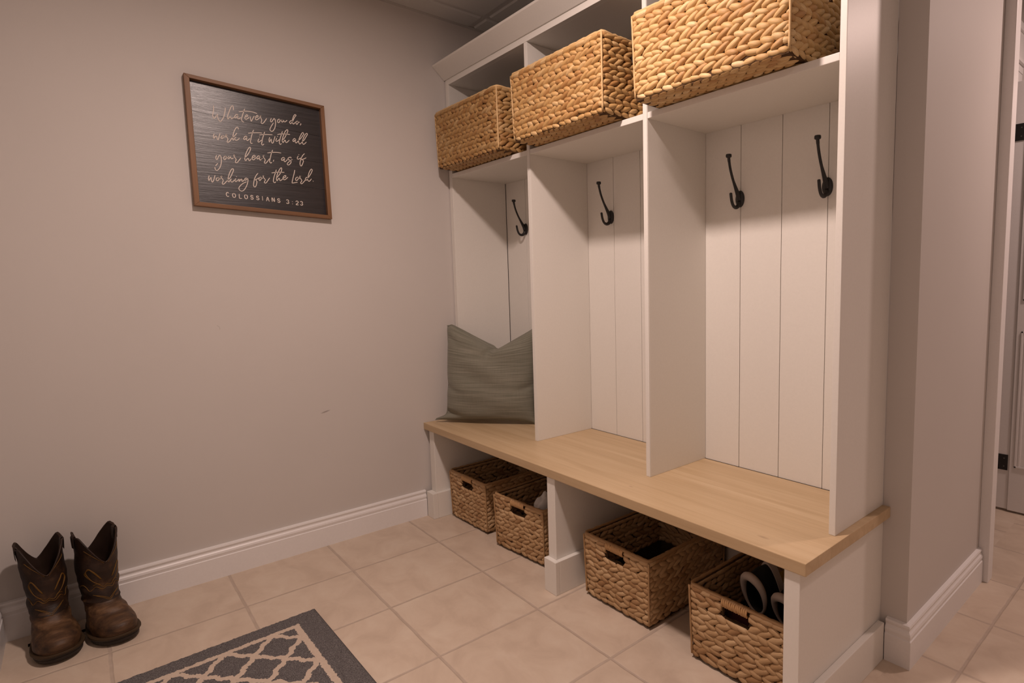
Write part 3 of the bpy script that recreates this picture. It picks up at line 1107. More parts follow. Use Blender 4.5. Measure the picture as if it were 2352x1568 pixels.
# pen strokes of the lettering on the sign, tenths of a millimetre from its middle (y, z)
TEXT = [[[(-1455,1483),(-1466,1346),(-1490,1230),(-1508,1131),(-1496,1054),(-1470,1030),(-1425,1074),(-1396,1143)],[(-1357,1206),(-1354,1095),(-1333,1002),(-1281,947),(-1220,1022),(-1163,1128),(-1125,1264),(-1099,1389),(-1086,1472)],[(-828,1447),(-828,1553),(-861,1595),(-925,1486),(-987,1321),(-1031,1200),(-1043,1125),(-1025,1080),(-977,1153),(-937,1172),(-933,1129),(-909,1108),(-863,1149),(-826,1163)],[(-689,1269),(-730,1303),(-784,1252),(-810,1191),(-783,1163),(-728,1221),(-689,1269),(-708,1209),(-711,1159),(-676,1149),(-614,1201)],[(-458,1548),(-485,1478),(-522,1373),(-550,1286),(-588,1156),(-571,1085),(-521,1057)],[(-650,1415),(-501,1458),(-352,1486),(-204,1488),(-56,1457)],[(-449,1254),(-388,1282),(-367,1327),(-399,1350),(-447,1288),(-474,1209),(-440,1174),(-379,1209),(-330,1267)],[(-284,1292),(-282,1209),(-265,1130),(-215,1221),(-154,1340)],[(-109,1290),(-51,1316),(-17,1364),(-38,1393),(-95,1334),(-118,1263),(-96,1209),(-33,1245),(32,1314)],[(85,1406),(57,1389),(51,1354),(87,1277),(95,1220),(71,1141),(102,1104),(155,1147),(214,1232),(270,1326)],[(61,1394),(75,1375),(80,1401)],[(434,1359),(401,1273),(406,1232),(441,1229),(489,1305),(536,1372),(568,1327),(578,1236),(556,1079),(522,980),(469,895),(413,861),(365,895),(364,946),(409,1046),(497,1196)],[(713,1386),(663,1335),(650,1265),(684,1237),(731,1296),(735,1356),(710,1390)],[(735,1356),(773,1337),(811,1369)],[(811,1378),(791,1315),(825,1282),(874,1363),(883,1313),(922,1311),(995,1380)],[(1193,1397),(1136,1391),(1083,1322),(1113,1275),(1164,1327),(1210,1404),(1285,1555),(1339,1634),(1299,1657),(1246,1583),(1196,1436),(1181,1339),(1218,1276),(1270,1328),(1313,1370)],[(1366,1422),(1317,1362),(1341,1283),(1384,1330),(1405,1394),(1366,1422)],[(1401,1393),(1420,1375),(1450,1389)],[(1492,1339),(1499,1319),(1471,1275)]],[[(-1511,456),(-1537,371),(-1532,296),(-1498,346),(-1459,396),(-1437,363),(-1425,292),(-1406,263),(-1382,307),(-1354,408),(-1326,501)],[(-1239,450),(-1293,385),(-1303,343),(-1276,323),(-1230,371),(-1212,430),(-1242,454)],[(-1221,404),(-1193,397),(-1153,415)],[(-1108,503),(-1137,494),(-1144,449),(-1108,398),(-1084,336),(-1115,250),(-1092,217),(-1039,262),(-976,353),(-943,407)],[(-1134,491),(-1121,469),(-1108,495)],[(-717,761),(-728,817),(-755,832),(-811,762),(-870,638),(-904,511),(-929,409),(-920,337),(-898,340),(-865,402),(-814,451)],[(-935,424),(-866,484),(-818,548),(-778,604)],[(-858,395),(-840,341),(-782,349),(-704,427)],[(-442,500),(-483,543),(-538,494),(-565,423),(-537,403),(-489,451),(-446,500),(-469,421),(-450,383),(-411,405),(-359,471)],[(-209,811),(-250,704),(-296,564),(-323,452),(-344,357),(-329,297),(-284,304)],[(-394,661),(-295,689),(-144,721),(-29,737),(67,742)],[(-44,511),(-83,430),(-79,380),(-40,394),(41,474)],[(-24,581),(-19,569)],[(166,796),(123,671),(75,529),(47,390),(28,337),(59,283),(108,332)],[(-19,657),(125,697),(280,721),(428,736)],[(331,619),(302,530),(307,438),(351,521),(385,560),(383,466),(406,410),(448,450),(487,575),(522,683)],[(577,623),(543,532),(577,503),(661,584)],[(609,705),(614,690)],[(797,918),(744,768),(694,615),(661,473),(688,404),(734,441)],[(618,774),(755,817),(916,838),(1061,844)],[(789,604),(839,646),(912,777),(976,908),(998,998),(967,1014),(898,930),(832,782),(783,637),(769,549),(797,489),(851,579),(884,592),(888,533),(926,512),(1021,613)],[(1270,685),(1222,713),(1161,643),(1173,584),(1225,635),(1274,686),(1239,594),(1273,546),(1330,607),(1383,668)],[(1374,658),(1445,738),(1527,856),(1580,960),(1536,993),(1472,891),(1405,750),(1373,640),(1384,545),(1424,534),(1522,645)],[(1522,645),(1585,716),(1650,831),(1716,947),(1706,989),(1659,964),(1603,876),(1546,754),(1513,626),(1532,541),(1574,547),(1655,634)]],[[(-1489,-312),(-1519,-392),(-1512,-448),(-1485,-465),(-1453,-400),(-1412,-314),(-1369,-308),(-1350,-386),(-1351,-500),(-1370,-616),(-1414,-743),(-1476,-832),(-1528,-862),(-1563,-826),(-1573,-762)],[(-1543,-694),(-1520,-659),(-1474,-605)],[(-1200,-302),(-1251,-333),(-1273,-393),(-1245,-438),(-1199,-391),(-1180,-323),(-1207,-298)],[(-1181,-340),(-1157,-349),(-1124,-332)],[(-1100,-296),(-1132,-358),(-1106,-387),(-1047,-306),(-1032,-353),(-1005,-374),(-959,-335)],[(-886,-219),(-922,-215),(-930,-274),(-887,-342),(-869,-389),(-900,-467),(-877,-506),(-823,-466),(-711,-311)],[(-915,-214),(-902,-237),(-889,-215)],[(-568,-267),(-488,-174),(-412,-47),(-359,77),(-363,127),(-393,135),(-459,38),(-519,-95),(-557,-208),(-579,-319),(-554,-386),(-497,-308),(-458,-286),(-448,-352),(-419,-364),(-370,-300)],[(-314,-242),(-252,-209),(-219,-171),(-255,-142),(-302,-182),(-333,-253),(-318,-310),(-274,-312),(-200,-227)],[(-60,-175),(-104,-143),(-161,-205),(-158,-272),(-102,-231),(-57,-175),(-82,-262),(-53,-297),(-4,-244)],[(-16,-260),(25,-226)],[(101,-110),(67,-102),(56,-158),(100,-237),(117,-277),(80,-367),(112,-401),(170,-347),(264,-207)],[(71,-105),(85,-120),(98,-102)],[(400,143),(358,35),(318,-98),(292,-204),(266,-301),(300,-369),(338,-330)],[(217,12),(390,53),(548,74),(690,72)],[(418,-234),(395,-288)],[(813,-118),(768,-85),(700,-150),(711,-218),(762,-177),(817,-118),(783,-209),(813,-253),(855,-217),(907,-158)],[(1049,-79),(1043,-49),(1003,-50),(935,-102),(948,-153),(1011,-171),(1040,-228),(1003,-302),(934,-363),(892,-334),(924,-269),(992,-208)],[(1052,-157),(1087,-126)],[(1314,35),(1275,-58),(1310,-88),(1413,-27)],[(1343,104),(1349,92)],[(1558,160),(1495,94),(1430,-20),(1390,-131),(1366,-248),(1378,-326),(1410,-344),(1456,-263),(1496,-153),(1487,-101),(1426,-82),(1502,-59),(1606,3)]],[[(-1776,-1085),(-1805,-1188),(-1792,-1261),(-1748,-1174),(-1716,-1144),(-1719,-1232),(-1698,-1304),(-1666,-1279),(-1629,-1187),(-1590,-1051)],[(-1496,-1111),(-1552,-1161),(-1560,-1215),(-1528,-1246),(-1478,-1188),(-1475,-1135),(-1499,-1110)],[(-1473,-1161),(-1454,-1170),(-1430,-1157)],[(-1370,-1053),(-1409,-1066),(-1397,-1118),(-1355,-1175),(-1344,-1227),(-1381,-1319),(-1353,-1356),(-1295,-1302),(-1211,-1195)],[(-1405,-1070),(-1387,-1081),(-1374,-1062)],[(-1218,-1196),(-1109,-1078),(-1028,-908),(-980,-786),(-1008,-736),(-1067,-806),(-1131,-946),(-1172,-1084),(-1191,-1193),(-1168,-1249),(-1116,-1176),(-1074,-1127)],[(-1105,-1184),(-1082,-1235),(-1042,-1231),(-966,-1142)],[(-928,-1102),(-964,-1169),(-931,-1210),(-864,-1149)],[(-903,-1015),(-897,-1029)],[(-863,-1140),(-813,-1104),(-834,-1173),(-819,-1190),(-766,-1112),(-730,-1099),(-734,-1163),(-707,-1178),(-647,-1108)],[(-547,-1057),(-586,-1038),(-637,-1089),(-632,-1125),(-591,-1111),(-534,-1051),(-529,-1141),(-571,-1291),(-628,-1414),(-698,-1512),(-772,-1546),(-841,-1507),(-847,-1427),(-781,-1330),(-696,-1249),(-588,-1184)],[(-173,-815),(-246,-919),(-303,-1044),(-336,-1176),(-352,-1287),(-324,-1348),(-281,-1326),(-241,-1221),(-227,-1128),(-257,-1085),(-297,-1080),(-212,-1035),(-143,-981)],[(-90,-942),(-138,-997),(-151,-1057),(-121,-1084),(-73,-1019),(-65,-964),(-94,-941)],[(-68,-984),(-44,-992),(-16,-979)],[(44,-883),(8,-882),(8,-941),(57,-1015),(68,-1054),(27,-1128),(61,-1164),(113,-1119),(224,-948)],[(17,-881),(29,-894),(41,-878)],[(479,-608),(439,-734),(394,-859),(358,-993),(351,-1084),(395,-1115),(425,-1076)],[(315,-743),(478,-699),(617,-683),(757,-672)],[(482,-909),(583,-777),(657,-638),(682,-534),(652,-508),(585,-606),(510,-766),(474,-900),(464,-982),(483,-1030),(535,-944),(573,-930),(578,-1000),(614,-1006),(684,-938)],[(724,-893),(792,-855),(814,-802),(777,-791),(717,-853),(703,-926),(748,-962),(806,-925),(877,-851)],[(1153,-539),(1114,-697),(1065,-866),(1014,-1066)],[(1014,-1066),(1111,-1041),(1218,-1014)],[(1232,-797),(1171,-855),(1158,-908),(1193,-950),(1256,-877),(1259,-820),(1227,-795)],[(1258,-845),(1281,-858),(1311,-845)],[(1360,-752),(1321,-756),(1327,-817),(1380,-894),(1386,-945),(1338,-1022),(1380,-1054),(1442,-991),(1526,-889)],[(1326,-756),(1344,-769),(1358,-752)],[(1620,-796),(1572,-780),(1528,-858),(1555,-896),(1608,-839),(1651,-772),(1750,-615),(1813,-472),(1782,-424),(1728,-493),(1665,-635),(1631,-784),(1615,-879),(1661,-927),(1714,-879),(1757,-823)],[(1816,-900),(1826,-909)]],[[(-1204,-1660),(-1219,-1646),(-1237,-1641),(-1254,-1647),(-1268,-1663),(-1278,-1686),(-1281,-1714),(-1278,-1741),(-1268,-1766),(-1254,-1783),(-1237,-1791),(-1219,-1788),(-1204,-1775)],[(-1030,-1660),(-1049,-1665),(-1065,-1680),(-1076,-1704),(-1079,-1733),(-1076,-1761),(-1065,-1786),(-1049,-1803),(-1030,-1810),(-1011,-1805),(-995,-1790),(-984,-1766),(-981,-1737),(-984,-1709),(-995,-1684),(-1011,-1667),(-1030,-1660)],[(-857,-1669),(-857,-1819),(-783,-1823)],[(-636,-1675),(-655,-1680),(-671,-1695),(-682,-1719),(-685,-1748),(-682,-1776),(-671,-1801),(-655,-1818),(-636,-1825),(-617,-1820),(-601,-1805),(-590,-1781),(-587,-1752),(-590,-1724),(-601,-1699),(-617,-1682),(-636,-1675)],[(-402,-1707),(-414,-1691),(-433,-1683),(-453,-1684),(-469,-1696),(-476,-1714),(-472,-1733),(-458,-1748),(-438,-1754),(-417,-1758),(-403,-1774),(-398,-1795),(-405,-1814),(-422,-1827),(-443,-1828),(-463,-1819),(-475,-1801)],[(-206,-1711),(-218,-1695),(-237,-1687),(-257,-1688),(-273,-1700),(-280,-1718),(-276,-1737),(-262,-1752),(-242,-1758),(-221,-1762),(-207,-1778),(-202,-1799),(-209,-1818),(-226,-1831),(-247,-1832),(-267,-1823),(-279,-1805)],[(-78,-1686),(-78,-1836)],[(55,-1849),(102,-1701),(149,-1853)],[(73,-1797),(131,-1800)],[(256,-1854),(256,-1704),(336,-1858),(336,-1708)],[(528,-1752),(516,-1736),(497,-1728),(477,-1729),(461,-1741),(454,-1759),(458,-1778),(472,-1793),(492,-1799),(513,-1803),(527,-1819),(532,-1840),(525,-1859),(508,-1872),(487,-1873),(467,-1864),(455,-1846)],[(772,-1759),(787,-1746),(807,-1742),(827,-1748),(841,-1762),(847,-1781),(841,-1800),(827,-1813),(807,-1817),(829,-1820),(845,-1835),(851,-1855),(845,-1874),(829,-1888),(807,-1892),(785,-1885),(769,-1870)],[(985,-1806),(985,-1800)],[(985,-1893),(985,-1887)],[(1116,-1791),(1126,-1774),(1143,-1764),(1163,-1763),(1182,-1771),(1195,-1788),(1199,-1808),(1193,-1827),(1115,-1910),(1201,-1914)],[(1283,-1784),(1298,-1771),(1318,-1767),(1338,-1773),(1352,-1787),(1358,-1806),(1352,-1825),(1338,-1838),(1318,-1842),(1340,-1845),(1356,-1860),(1362,-1880),(1356,-1899),(1340,-1913),(1318,-1917),(1296,-1910),(1280,-1895)]]]

# ================================================================== WALL SIGN
SY, SZ = -1.097, 1.640
sign = thing('wall_sign', 'dark plank wall sign with cream script lettering in a brown wood frame', 'sign', (0.0, SY, SZ))
OUT = [(-1.329, 1.881), (-0.860, 1.855), (-0.856, 1.397), (-1.330, 1.417)]       # front outer corners (y, z): tl tr br bl
INN = [(-1.313, 1.867), (-0.8745, 1.842), (-0.8715, 1.4125), (-1.3135, 1.4315)]
OUT = [(y - SY, z - SZ) for y, z in OUT]
INN = [(y - SY, z - SZ) for y, z in INN]
for i, nm in enumerate(('frame_rail', 'frame_rail', 'frame_rail', 'frame_rail')):
    j = (i + 1) % 4
    m = MB()
    a, b, c, d = OUT[i], OUT[j], INN[j], INN[i]
    vs = [(x, p[0], p[1]) for x in (0.0008, 0.028) for p in (a, b, c, d)]
    m.add(vs, [(0, 3, 2, 1), (4, 5, 6, 7), (0, 1, 5, 4), (1, 2, 6, 5), (2, 3, 7, 6), (3, 0, 4, 7)])
    m.build(nm, MAT['frame' if i % 2 == 0 else 'framev'], sign, bevel=0.001)
m = MB()
# four planks with hairline gaps
n = 4
for i in range(n):
    t0, t1 = i / n, (i + 1) / n
    g = 0.0011

    def edge(t, k0, k1):
        a, b = INN[k0], INN[k1]
        return (a[0] + (b[0] - a[0]) * t, a[1] + (b[1] - a[1]) * t)
    tl, bl = edge(t0 + (g if i else -0.005), 0, 3), edge(t1 - g if i < n - 1 else 1.005, 0, 3)
    tr, br = edge(t0 + (g if i else -0.005), 1, 2), edge(t1 - g if i < n - 1 else 1.005, 1, 2)
    ex = 0.002
    tl, bl, tr, br = (tl[0] - ex, tl[1]), (bl[0] - ex, bl[1]), (tr[0] + ex, tr[1]), (br[0] + ex, br[1])
    vs = [(x, p[0], p[1]) for x in (0.0015, 0.006) for p in (tl, tr, br, bl)]
    m.add(vs, [(0, 3, 2, 1), (4, 5, 6, 7), (0, 1, 5, 4), (1, 2, 6, 5), (2, 3, 7, 6), (3, 0, 4, 7)])
m.build('plank_panel', MAT['sign'], sign)


def stroke(m, pts, w, smooth=True):
    P = [Vector((0, y, z)) for y, z in pts]
    if smooth and len(P) > 2:
        P = catmull(P, 4)
    n = len(P)
    vs = []
    for i, p in enumerate(P):
        t = (P[min(i + 1, n - 1)] - P[max(i - 1, 0)]).normalized()
        nn = Vector((0, -t.z, t.y))
        k = 0.72 if i in (0, n - 1) else 1.0
        if i == 0:
            p = p - t * w * 0.35
        if i == n - 1:
            p = p + t * w * 0.35
        for x in (0.0060, 0.0068):
            vs.append((x, *(p + nn * w / 2 * k).yz))
            vs.append((x, *(p - nn * w / 2 * k).yz))
    fs = []
    for i in range(n - 1):
        a, b = 4 * i, 4 * (i + 1)
        fs += [(a + 2, a + 3, b + 3, b + 2), (a, a + 2, b + 2, b), (a + 3, a + 1, b + 1, b + 3)]
    fs += [(0, 1, 3, 2), (4 * n - 4, 4 * n - 2, 4 * n - 1, 4 * n - 3)]
    m.add(vs, fs)


for k, L in enumerate(TEXT):
    groups = [L] if k < 4 else [L[:11], L[11:]]
    for part in groups:
      m = MB()
      for s_ in part:
        stroke(m, [(y / 1e4, z / 1e4) for y, z in s_], 0.0026 if k < 4 else 0.0026, True)
      m.build('lettering', MAT['letter'], sign, recalc=True)

# ================================================================== PILLOW
def make_pillow():
    N = 56
    Wd, Hd = 0.462, 0.475
    P0 = Vector((0.036, -0.366, ZB + 0.0015))
    ax = Vector((0.794, 0.608, 0.0))
    nrm = Vector((0.608, -0.794, 0.0))
    lean = 0.055

    def pos(u, v, side):
        # u, v in -1..1
        uu = u * (1 - 0.060 * (1 - abs(v) ** 7) * abs(u) ** 3 - 0.02 * math.exp(-((v + 0.2) / 0.12) ** 2) * abs(u) ** 3)
        vv = v * (1 - 0.045 * (1 - abs(u) ** 7) * abs(v) ** 3)
        th = 0.074 * ((1 - abs(u) ** 2.6) ** 0.5) * ((1 - abs(v) ** 2.6) ** 0.5)
        # the chop in the top edge
        c = math.exp(-((u - 0.12) / 0.40) ** 2)
        crease = math.exp(-((u - 0.12 - 0.30 * (v - 0.9)) / 0.06) ** 2)
        vt = max(0.0, (v + 0.15) / 1.15)
        tri = max(0.0, 1 - abs(u - 0.14) / 1.02)
        drop = 0.118 * tri ** 1.15 * vt ** 2.4
        th *= 1 - 0.80 * crease * min(1.0, max(0.0, (v - 0.35) / 0.5)) ** 1.1
        th *= 1 + 0.25 * math.exp(-((u - 0.42) / 0.22) ** 2) * max(0.0, v - 0.2)
        th += 0.006 * math.sin(7 * u + 2.5 * math.sin(4 * v) + 1.0) * (1 - u * u) * (1 - v * v) * 0.5 + 0.004 * math.sin(11 * v + 3 * u) * (1 - u * u) * (1 - v * v)
        # small pinch folds from the side edges
        for (eu, ev, wv, am) in ((-1, -0.25, 0.055, 0.020), (1, -0.22, 0.06, 0.018), (-1, 0.74, 0.06, 0.018), (-0.96, -0.78, 0.07, 0.030)):
            th -= am * math.exp(-((v - ev + 0.25 * (u - eu) * (1 if eu < 0 else -1)) / wv) ** 2) * math.exp(-(abs(u - eu) / 0.28) ** 2) * (1 - u * u) ** 0.3
        th = max(th, 0.0)
        h = (vv + 1) / 2 * Hd - drop
        # sagging bottom: belly rests on the bench
        h += 0.010 * (1 - u * u) * max(0.0, -v) ** 6
        x = (uu + 1) / 2 * Wd
        tilt = -lean * (h / Hd)
        p = P0 + ax * x + Vector((0, 0, h)) + nrm * (tilt + side * th + 0.055)
        # the bottom left ear sticks out along the wall
        ear = math.exp(-((u + 1) / 0.15) ** 2 - ((v + 1) / 0.10) ** 2)
        p += Vector((-0.030, -0.034, 0.012)) * ear
        ear = math.exp(-((u + 1) / 0.10) ** 2 - ((v - 1) / 0.10) ** 2)
        p += Vector((0.010, 0.004, -0.012)) * ear
        p.x = max(p.x, 0.0035)
        return p
    V, F, A = [], [], []
    idx = {}
    for side in (1, -1):
        for j in range(N + 1):
            for i in range(N + 1):
                u, v = -1 + 2 * i / N, -1 + 2 * j / N
                u = math.copysign(abs(u) ** 0.85, u)
                v = math.copysign(abs(v) ** 0.85, v)
                edge = i in (0, N) or j in (0, N)
                if edge and side == -1:
                    idx[(side, i, j)] = idx[(1, i, j)]
                    continue
                idx[(side, i, j)] = len(V)
                p = pos(u, v, side)
                V.append(tuple(p))
                A.extend((u * 0.23, v * 0.24, side))
    for side in (1, -1):
        for j in range(N):
            for i in range(N):
                q = [idx[(side, i, j)], idx[(side, i + 1, j)], idx[(side, i + 1, j + 1)], idx[(side, i, j + 1)]]
                F.append(q if side == 1 else q[::-1])
    t = thing('throw_pillow', 'grey-green square throw pillow with a dented top, leaning in the left locker', 'pillow', (P0.x, P0.y, ZB))
    O = Vector((P0.x, P0.y, ZB))
    zmin = min(p[2] for p in V)
    V = [(p[0] - O.x, p[1] - O.y, p[2] - zmin + 0.0008) for p in V]
    me = bpy.data.meshes.new('cover')
    me.from_pydata(V, [], F)
    me.materials.append(MAT['pillow'])
    me.polygons.foreach_set('use_smooth', [True] * len(F))
    at = me.attributes.new('cloth', 'FLOAT_VECTOR', 'POINT')
    at.data.foreach_set('vector', A)
    me.update()
    link('cover', me, t)
    # piped seam along the edge
    m = MB()
    per = [idx[(1, i, 0)] for i in range(N)] + [idx[(1, N, j)] for j in range(N)] + [idx[(1, i, N)] for i in range(N, 0, -1)] + [idx[(1, 0, j)] for j in range(N, 0, -1)]
    m.tube([V[i] if V[i][2] > 0.004 else (V[i][0], V[i][1], 0.004) for i in per], 0.0026, 6, closed=True)
    m.build('seam', MAT['pillow'], t, smooth=True)
    return t


make_pillow()

# ================================================================== RUG
rug = thing('rug', 'grey rug with a cream trellis pattern and plain grey border on the tiles', 'rug', (0.518, -1.153, 0.0), 0.022)
m = MB()
nx, ny = 230, 144
rn = random.Random(2)
vs = []
for j in range(ny + 1):
    for i in range(nx + 1):
        ed = i in (0, nx) or j in (0, ny)
        jx = rn.uniform(-1, 1) * (0.0011 if ed else 0.0009)
        vs.append((RUG_W * i / nx + jx, -RUG_D * j / ny + rn.uniform(-1, 1) * 0.0010, (0.0045 if ed else 0.0088 + rn.uniform(-0.0013, 0.0013))))
fs = [(j * (nx + 1) + i, (j + 1) * (nx + 1) + i, (j + 1) * (nx + 1) + i + 1, j * (nx + 1) + i + 1) for j in range(ny) for i in range(nx)]
m.add(vs, fs)
m.build('pile', MAT['rug'], rug, smooth=True, recalc=False)
m = MB()
m.box(-0.001, RUG_W + 0.001, -RUG_D - 0.001, 0.001, 0.0003, 0.0052)
m.build('backing', MAT['rugedge'], rug)

# ================================================================== BOOTS
def make_boot(label, loc, rz, mirror):
    t = thing('cowboy_boot', label, 'boot', loc, rz, 'pair of brown cowboy boots by the wall')
    N = 56

    def outline(xb, xf, wf, wb, ef=2.3, toe=1.0):
        pts = []
        xc, a = (xb + xf) / 2, (xf - xb) / 2
        for k in range(N):
            th = 2 * math.pi * k / N
            c, s = math.cos(th), math.sin(th)
            e = 2 / ef if c > 0 else 1.0
            x = xc + a * math.copysign(abs(c) ** e, c)
            fr = (x - xb) / max(1e-6, xf - xb)
            w = wb + (wf - wb) * min(1, max(0, (fr - 0.15) / 0.5))
            y = w * math.copysign(abs(s) ** (0.9 if c > 0 else 1.0), s)
            # inner side of the foot is straighter
            y += 0.004 * mirror * math.sin(math.pi * fr)
            pts.append((x, y))
        return pts

    # z, back x, front x, half width at ball, half width at heel
    LV = [(0.026, 0.006, 0.268, 0.056, 0.034, 2.6), (0.036, 0.003, 0.269, 0.0575, 0.036, 2.6), (0.048, 0.002, 0.266, 0.0575, 0.037, 2.5), (0.058, 0.002, 0.258, 0.056, 0.037, 2.4),
          (0.067, 0.003, 0.244, 0.0535, 0.0372, 2.3), (0.075, 0.004, 0.226, 0.051, 0.0372, 2.2), (0.083, 0.005, 0.206, 0.049, 0.0375, 2.1), (0.092, 0.006, 0.188, 0.0475, 0.038, 2.0),
          (0.102, 0.007, 0.172, 0.047, 0.0385, 2.0), (0.114, 0.008, 0.160, 0.046, 0.039, 2.0), (0.128, 0.008, 0.151, 0.046, 0.040, 2.0), (0.145, 0.007, 0.147, 0.0465, 0.0415, 2.0),
          (0.160, 0.005, 0.146, 0.047, 0.043, 2.0), (0.180, 0.002, 0.148, 0.0480, 0.045, 2.0), (0.200, -0.001, 0.150, 0.049, 0.0465, 2.0), (0.218, -0.003, 0.152, 0.0495, 0.0475, 2.0)]
    rn = random.Random(4 + mirror)
    rings = []
    for z, xb, xf, wf, wb, ef in LV:
        o = outline(xb, xf, wf, wb, ef)
        rg = []
        for k, (x, y) in enumerate(o):
            spring = 0.010 * max(0.0, (x - 0.17) / 0.1) ** 2
            wr = 0.0
            if 0.075 < z < 0.17:      # ankle creases
                a = 2 * math.pi * k / N
                wr = 0.0032 * math.sin(z * 230 + 1.7 * math.sin(a * 2 + mirror)) * (0.5 + 0.5 * math.cos(a))
            cx, cy = (xb + xf) / 2, 0
            d = Vector((x - cx, y - cy)).normalized()
            rg.append((x + d.x * wr, y + d.y * wr, z + spring + wr * 0.6))
        rings.append(rg)
    # scalloped top
    zb, xb, xf, wf, wb, _ = LV[-1]
    top = []
    for step in (0.35, 0.7, 0.9, 1.0):
        rg = []
        for k in range(N):
            th = 2 * math.pi * k / N
            s = abs(math.sin(th))
            peak = (0.022 if math.cos(th) > 0 else 0.030) + 0.098 * s ** 1.5 - 0.016 * max(0, s - 0.93) / 0.07
            fl = 1.0 + 0.05 * step
            x = (xb + xf) / 2 + (xf - xb) / 2 * math.cos(th) * fl
            w = wb + (wf - wb) * min(1, max(0, ((x - xb) / (xf - xb) - 0.15) / 0.5))
            y = w * math.sin(th) * (1 + 0.10 * step * s)
            rg.append((x, y, zb + peak * step))
        top.append(rg)
    # finer rings with uneven, slouching leather
    def refine(rs, m_):
        out = []
        for i in range(len(rs) - 1):
            p0, p1, p2, p3 = rs[max(i - 1, 0)], rs[i], rs[i + 1], rs[min(i + 2, len(rs) - 1)]
            for q in range(m_):
                t_ = q / m_
                rg = []
                for a_, b_, c_, d_ in zip(p0, p1, p2, p3):
                    a_, b_, c_, d_ = Vector(a_), Vector(b_), Vector(c_), Vector(d_)
                    rg.append(0.5 * ((2 * b_) + (c_ - a_) * t_ + (2 * a_ - 5 * b_ + 4 * c_ - d_) * t_ ** 2 + (3 * b_ - a_ - 3 * c_ + d_) * t_ ** 3))
                out.append(rg)
        out.append([Vector(p) for p in rs[-1]])
        return out

    def rough_up(rs, keep_first=True):
        out = []
        for i, rg in enumerate(rs):
            cx = sum(p.x for p in rg) / N
            ng = []
            for p in rg:
                d = Vector((p.x - cx, p.y, 0.0))
                d = d.normalized() if d.length > 1e-6 else Vector((1, 0, 0))
                q = p * 17 + Vector((mirror * 3.1, 0, 0))
                nz = noise.noise(q) * 0.0034 + noise.noise(q * 2.7) * 0.0016
                zz = p.z
                fold = math.exp(-((zz - 0.125) / 0.045) ** 2)
                nz += fold * 0.0042 * noise.noise(Vector((p.x * 9, p.y * 9, zz * 62 + mirror)))
                amp = 0.0 if (i == 0 and keep_first) else 1.0
                ng.append(tuple(p + d * nz * amp + Vector((0, 0, nz * 0.5 * amp if zz > 0.04 else 0))))
            out.append(ng)
        return out

    # the vamp (foot) and the shaft are two leathers
    iv = 10
    m = MB()
    m.rings(rough_up(refine(rings[:iv + 1], 3)), cap0=True)
    o = m.build('vamp', MAT['vamp'], t, smooth=True)
    m = MB()
    sh = [[(x * 1.0 + (0.0016 if True else 0) * math.copysign(1, x - 0.08), y * 1.03, z) for x, y, z in r] for r in rings[iv - 1:]] + top
    sh = rough_up(refine(sh, 3), False)
    top = sh[-1:]
    outer = sh
    inner = []
    for r in reversed(sh):
        cx = sum(p[0] for p in r) / N
        inner.append([(cx + (x - cx) * 0.945, y * 0.925, z - 0.0005) for x, y, z in r])
    m.rings(outer + inner, cap1=True)
    mi = []
    s_o = m.build('shaft', [MAT['shaft'], MAT['lining']], t, smooth=True)
    no = len(outer)
    me = s_o.data
    nq = (len(outer) + len(inner) - 1) * N
    me.polygons.foreach_set('material_index', [1 if (i // N) >= no else 0 for i in range(len(me.polygons))])
    # collar tongue: the vamp top edge sweeps to a point up the shaft front
    # pull straps
    for sgn in (-1, 1):
        m = MB()
        yy = sgn * (wf + wb) / 2 * 1.10
        xm = (xb + xf) / 2
        zt = zb + 0.104
        prof = [(yy + sgn * 0.0020, zt - 0.034), (yy + sgn * 0.0032, zt - 0.012), (yy + sgn * 0.0034, zt + 0.002), (yy + sgn * 0.0005, zt + 0.0085), (yy - sgn * 0.0045, zt + 0.002), (yy - sgn * 0.0060, zt - 0.016), (yy - sgn * 0.0064, zt - 0.038)]
        vs = []
        for y, z in prof:
            for dx in (-0.0115, 0.0115):
                vs.append((xm + dx, y, z))
        for y, z in prof:
            for dx in (-0.0115, 0.0115):
                vs.append((xm + dx, y * 0.985 - sgn * 0.0002, z - 0.0014))
        n2 = 2 * len(prof)
        fs = []
        for i in range(len(prof) - 1):
            a = 2 * i
            fs += [(a, a + 1, a + 3, a + 2), (n2 + a, n2 + a + 2, n2 + a + 3, n2 + a + 1), (a, a + 2, n2 + a + 2, n2 + a), (a + 1, n2 + a + 1, n2 + a + 3, a + 3)]
        fs += [(0, n2, n2 + 1, 1), (n2 - 2, n2 - 1, 2 * n2 - 1, 2 * n2 - 2)]
        m.add(vs, fs)
        m.build('pull_strap', MAT['shaft'], t, smooth=False)
    if mirror > 0:
        m = MB()
        m.box((xb + xf) / 2 - 0.004, (xb + xf) / 2 + 0.004, -0.0462, -0.0440, zb + 0.04, zb + 0.085)
        m.build('inner_strap', MAT['tanstrap'], t)

    # fancy stitching on the shaft
    def on_shaft(th, z):
        i = 0
        zz = [r[0][2] if False else None for r in outer]
        # interpolate outline between levels by height along this angle
        k = (th / (2 * math.pi) * N) % N
        k0, f = int(k), k - int(k)
        col = []
        for r in outer:
            a, b = r[k0 % N], r[(k0 + 1) % N]
            col.append(tuple(a[q] + (b[q] - a[q]) * f for q in range(3)))
        for a, b in zip(col[:-1], col[1:]):
            if a[2] <= z <= b[2]:
                g = (z - a[2]) / max(1e-6, b[2] - a[2])
                p = Vector([a[q] + (b[q] - a[q]) * g for q in range(3)])
                break
        else:
            p = Vector(col[-1] if z > col[-1][2] else col[0])
        cx = (xb + xf) / 2
        d = Vector(((p.x - cx), p.y, 0)).normalized()
        return p + d * 0.0004

    m = MB()
    loops = []
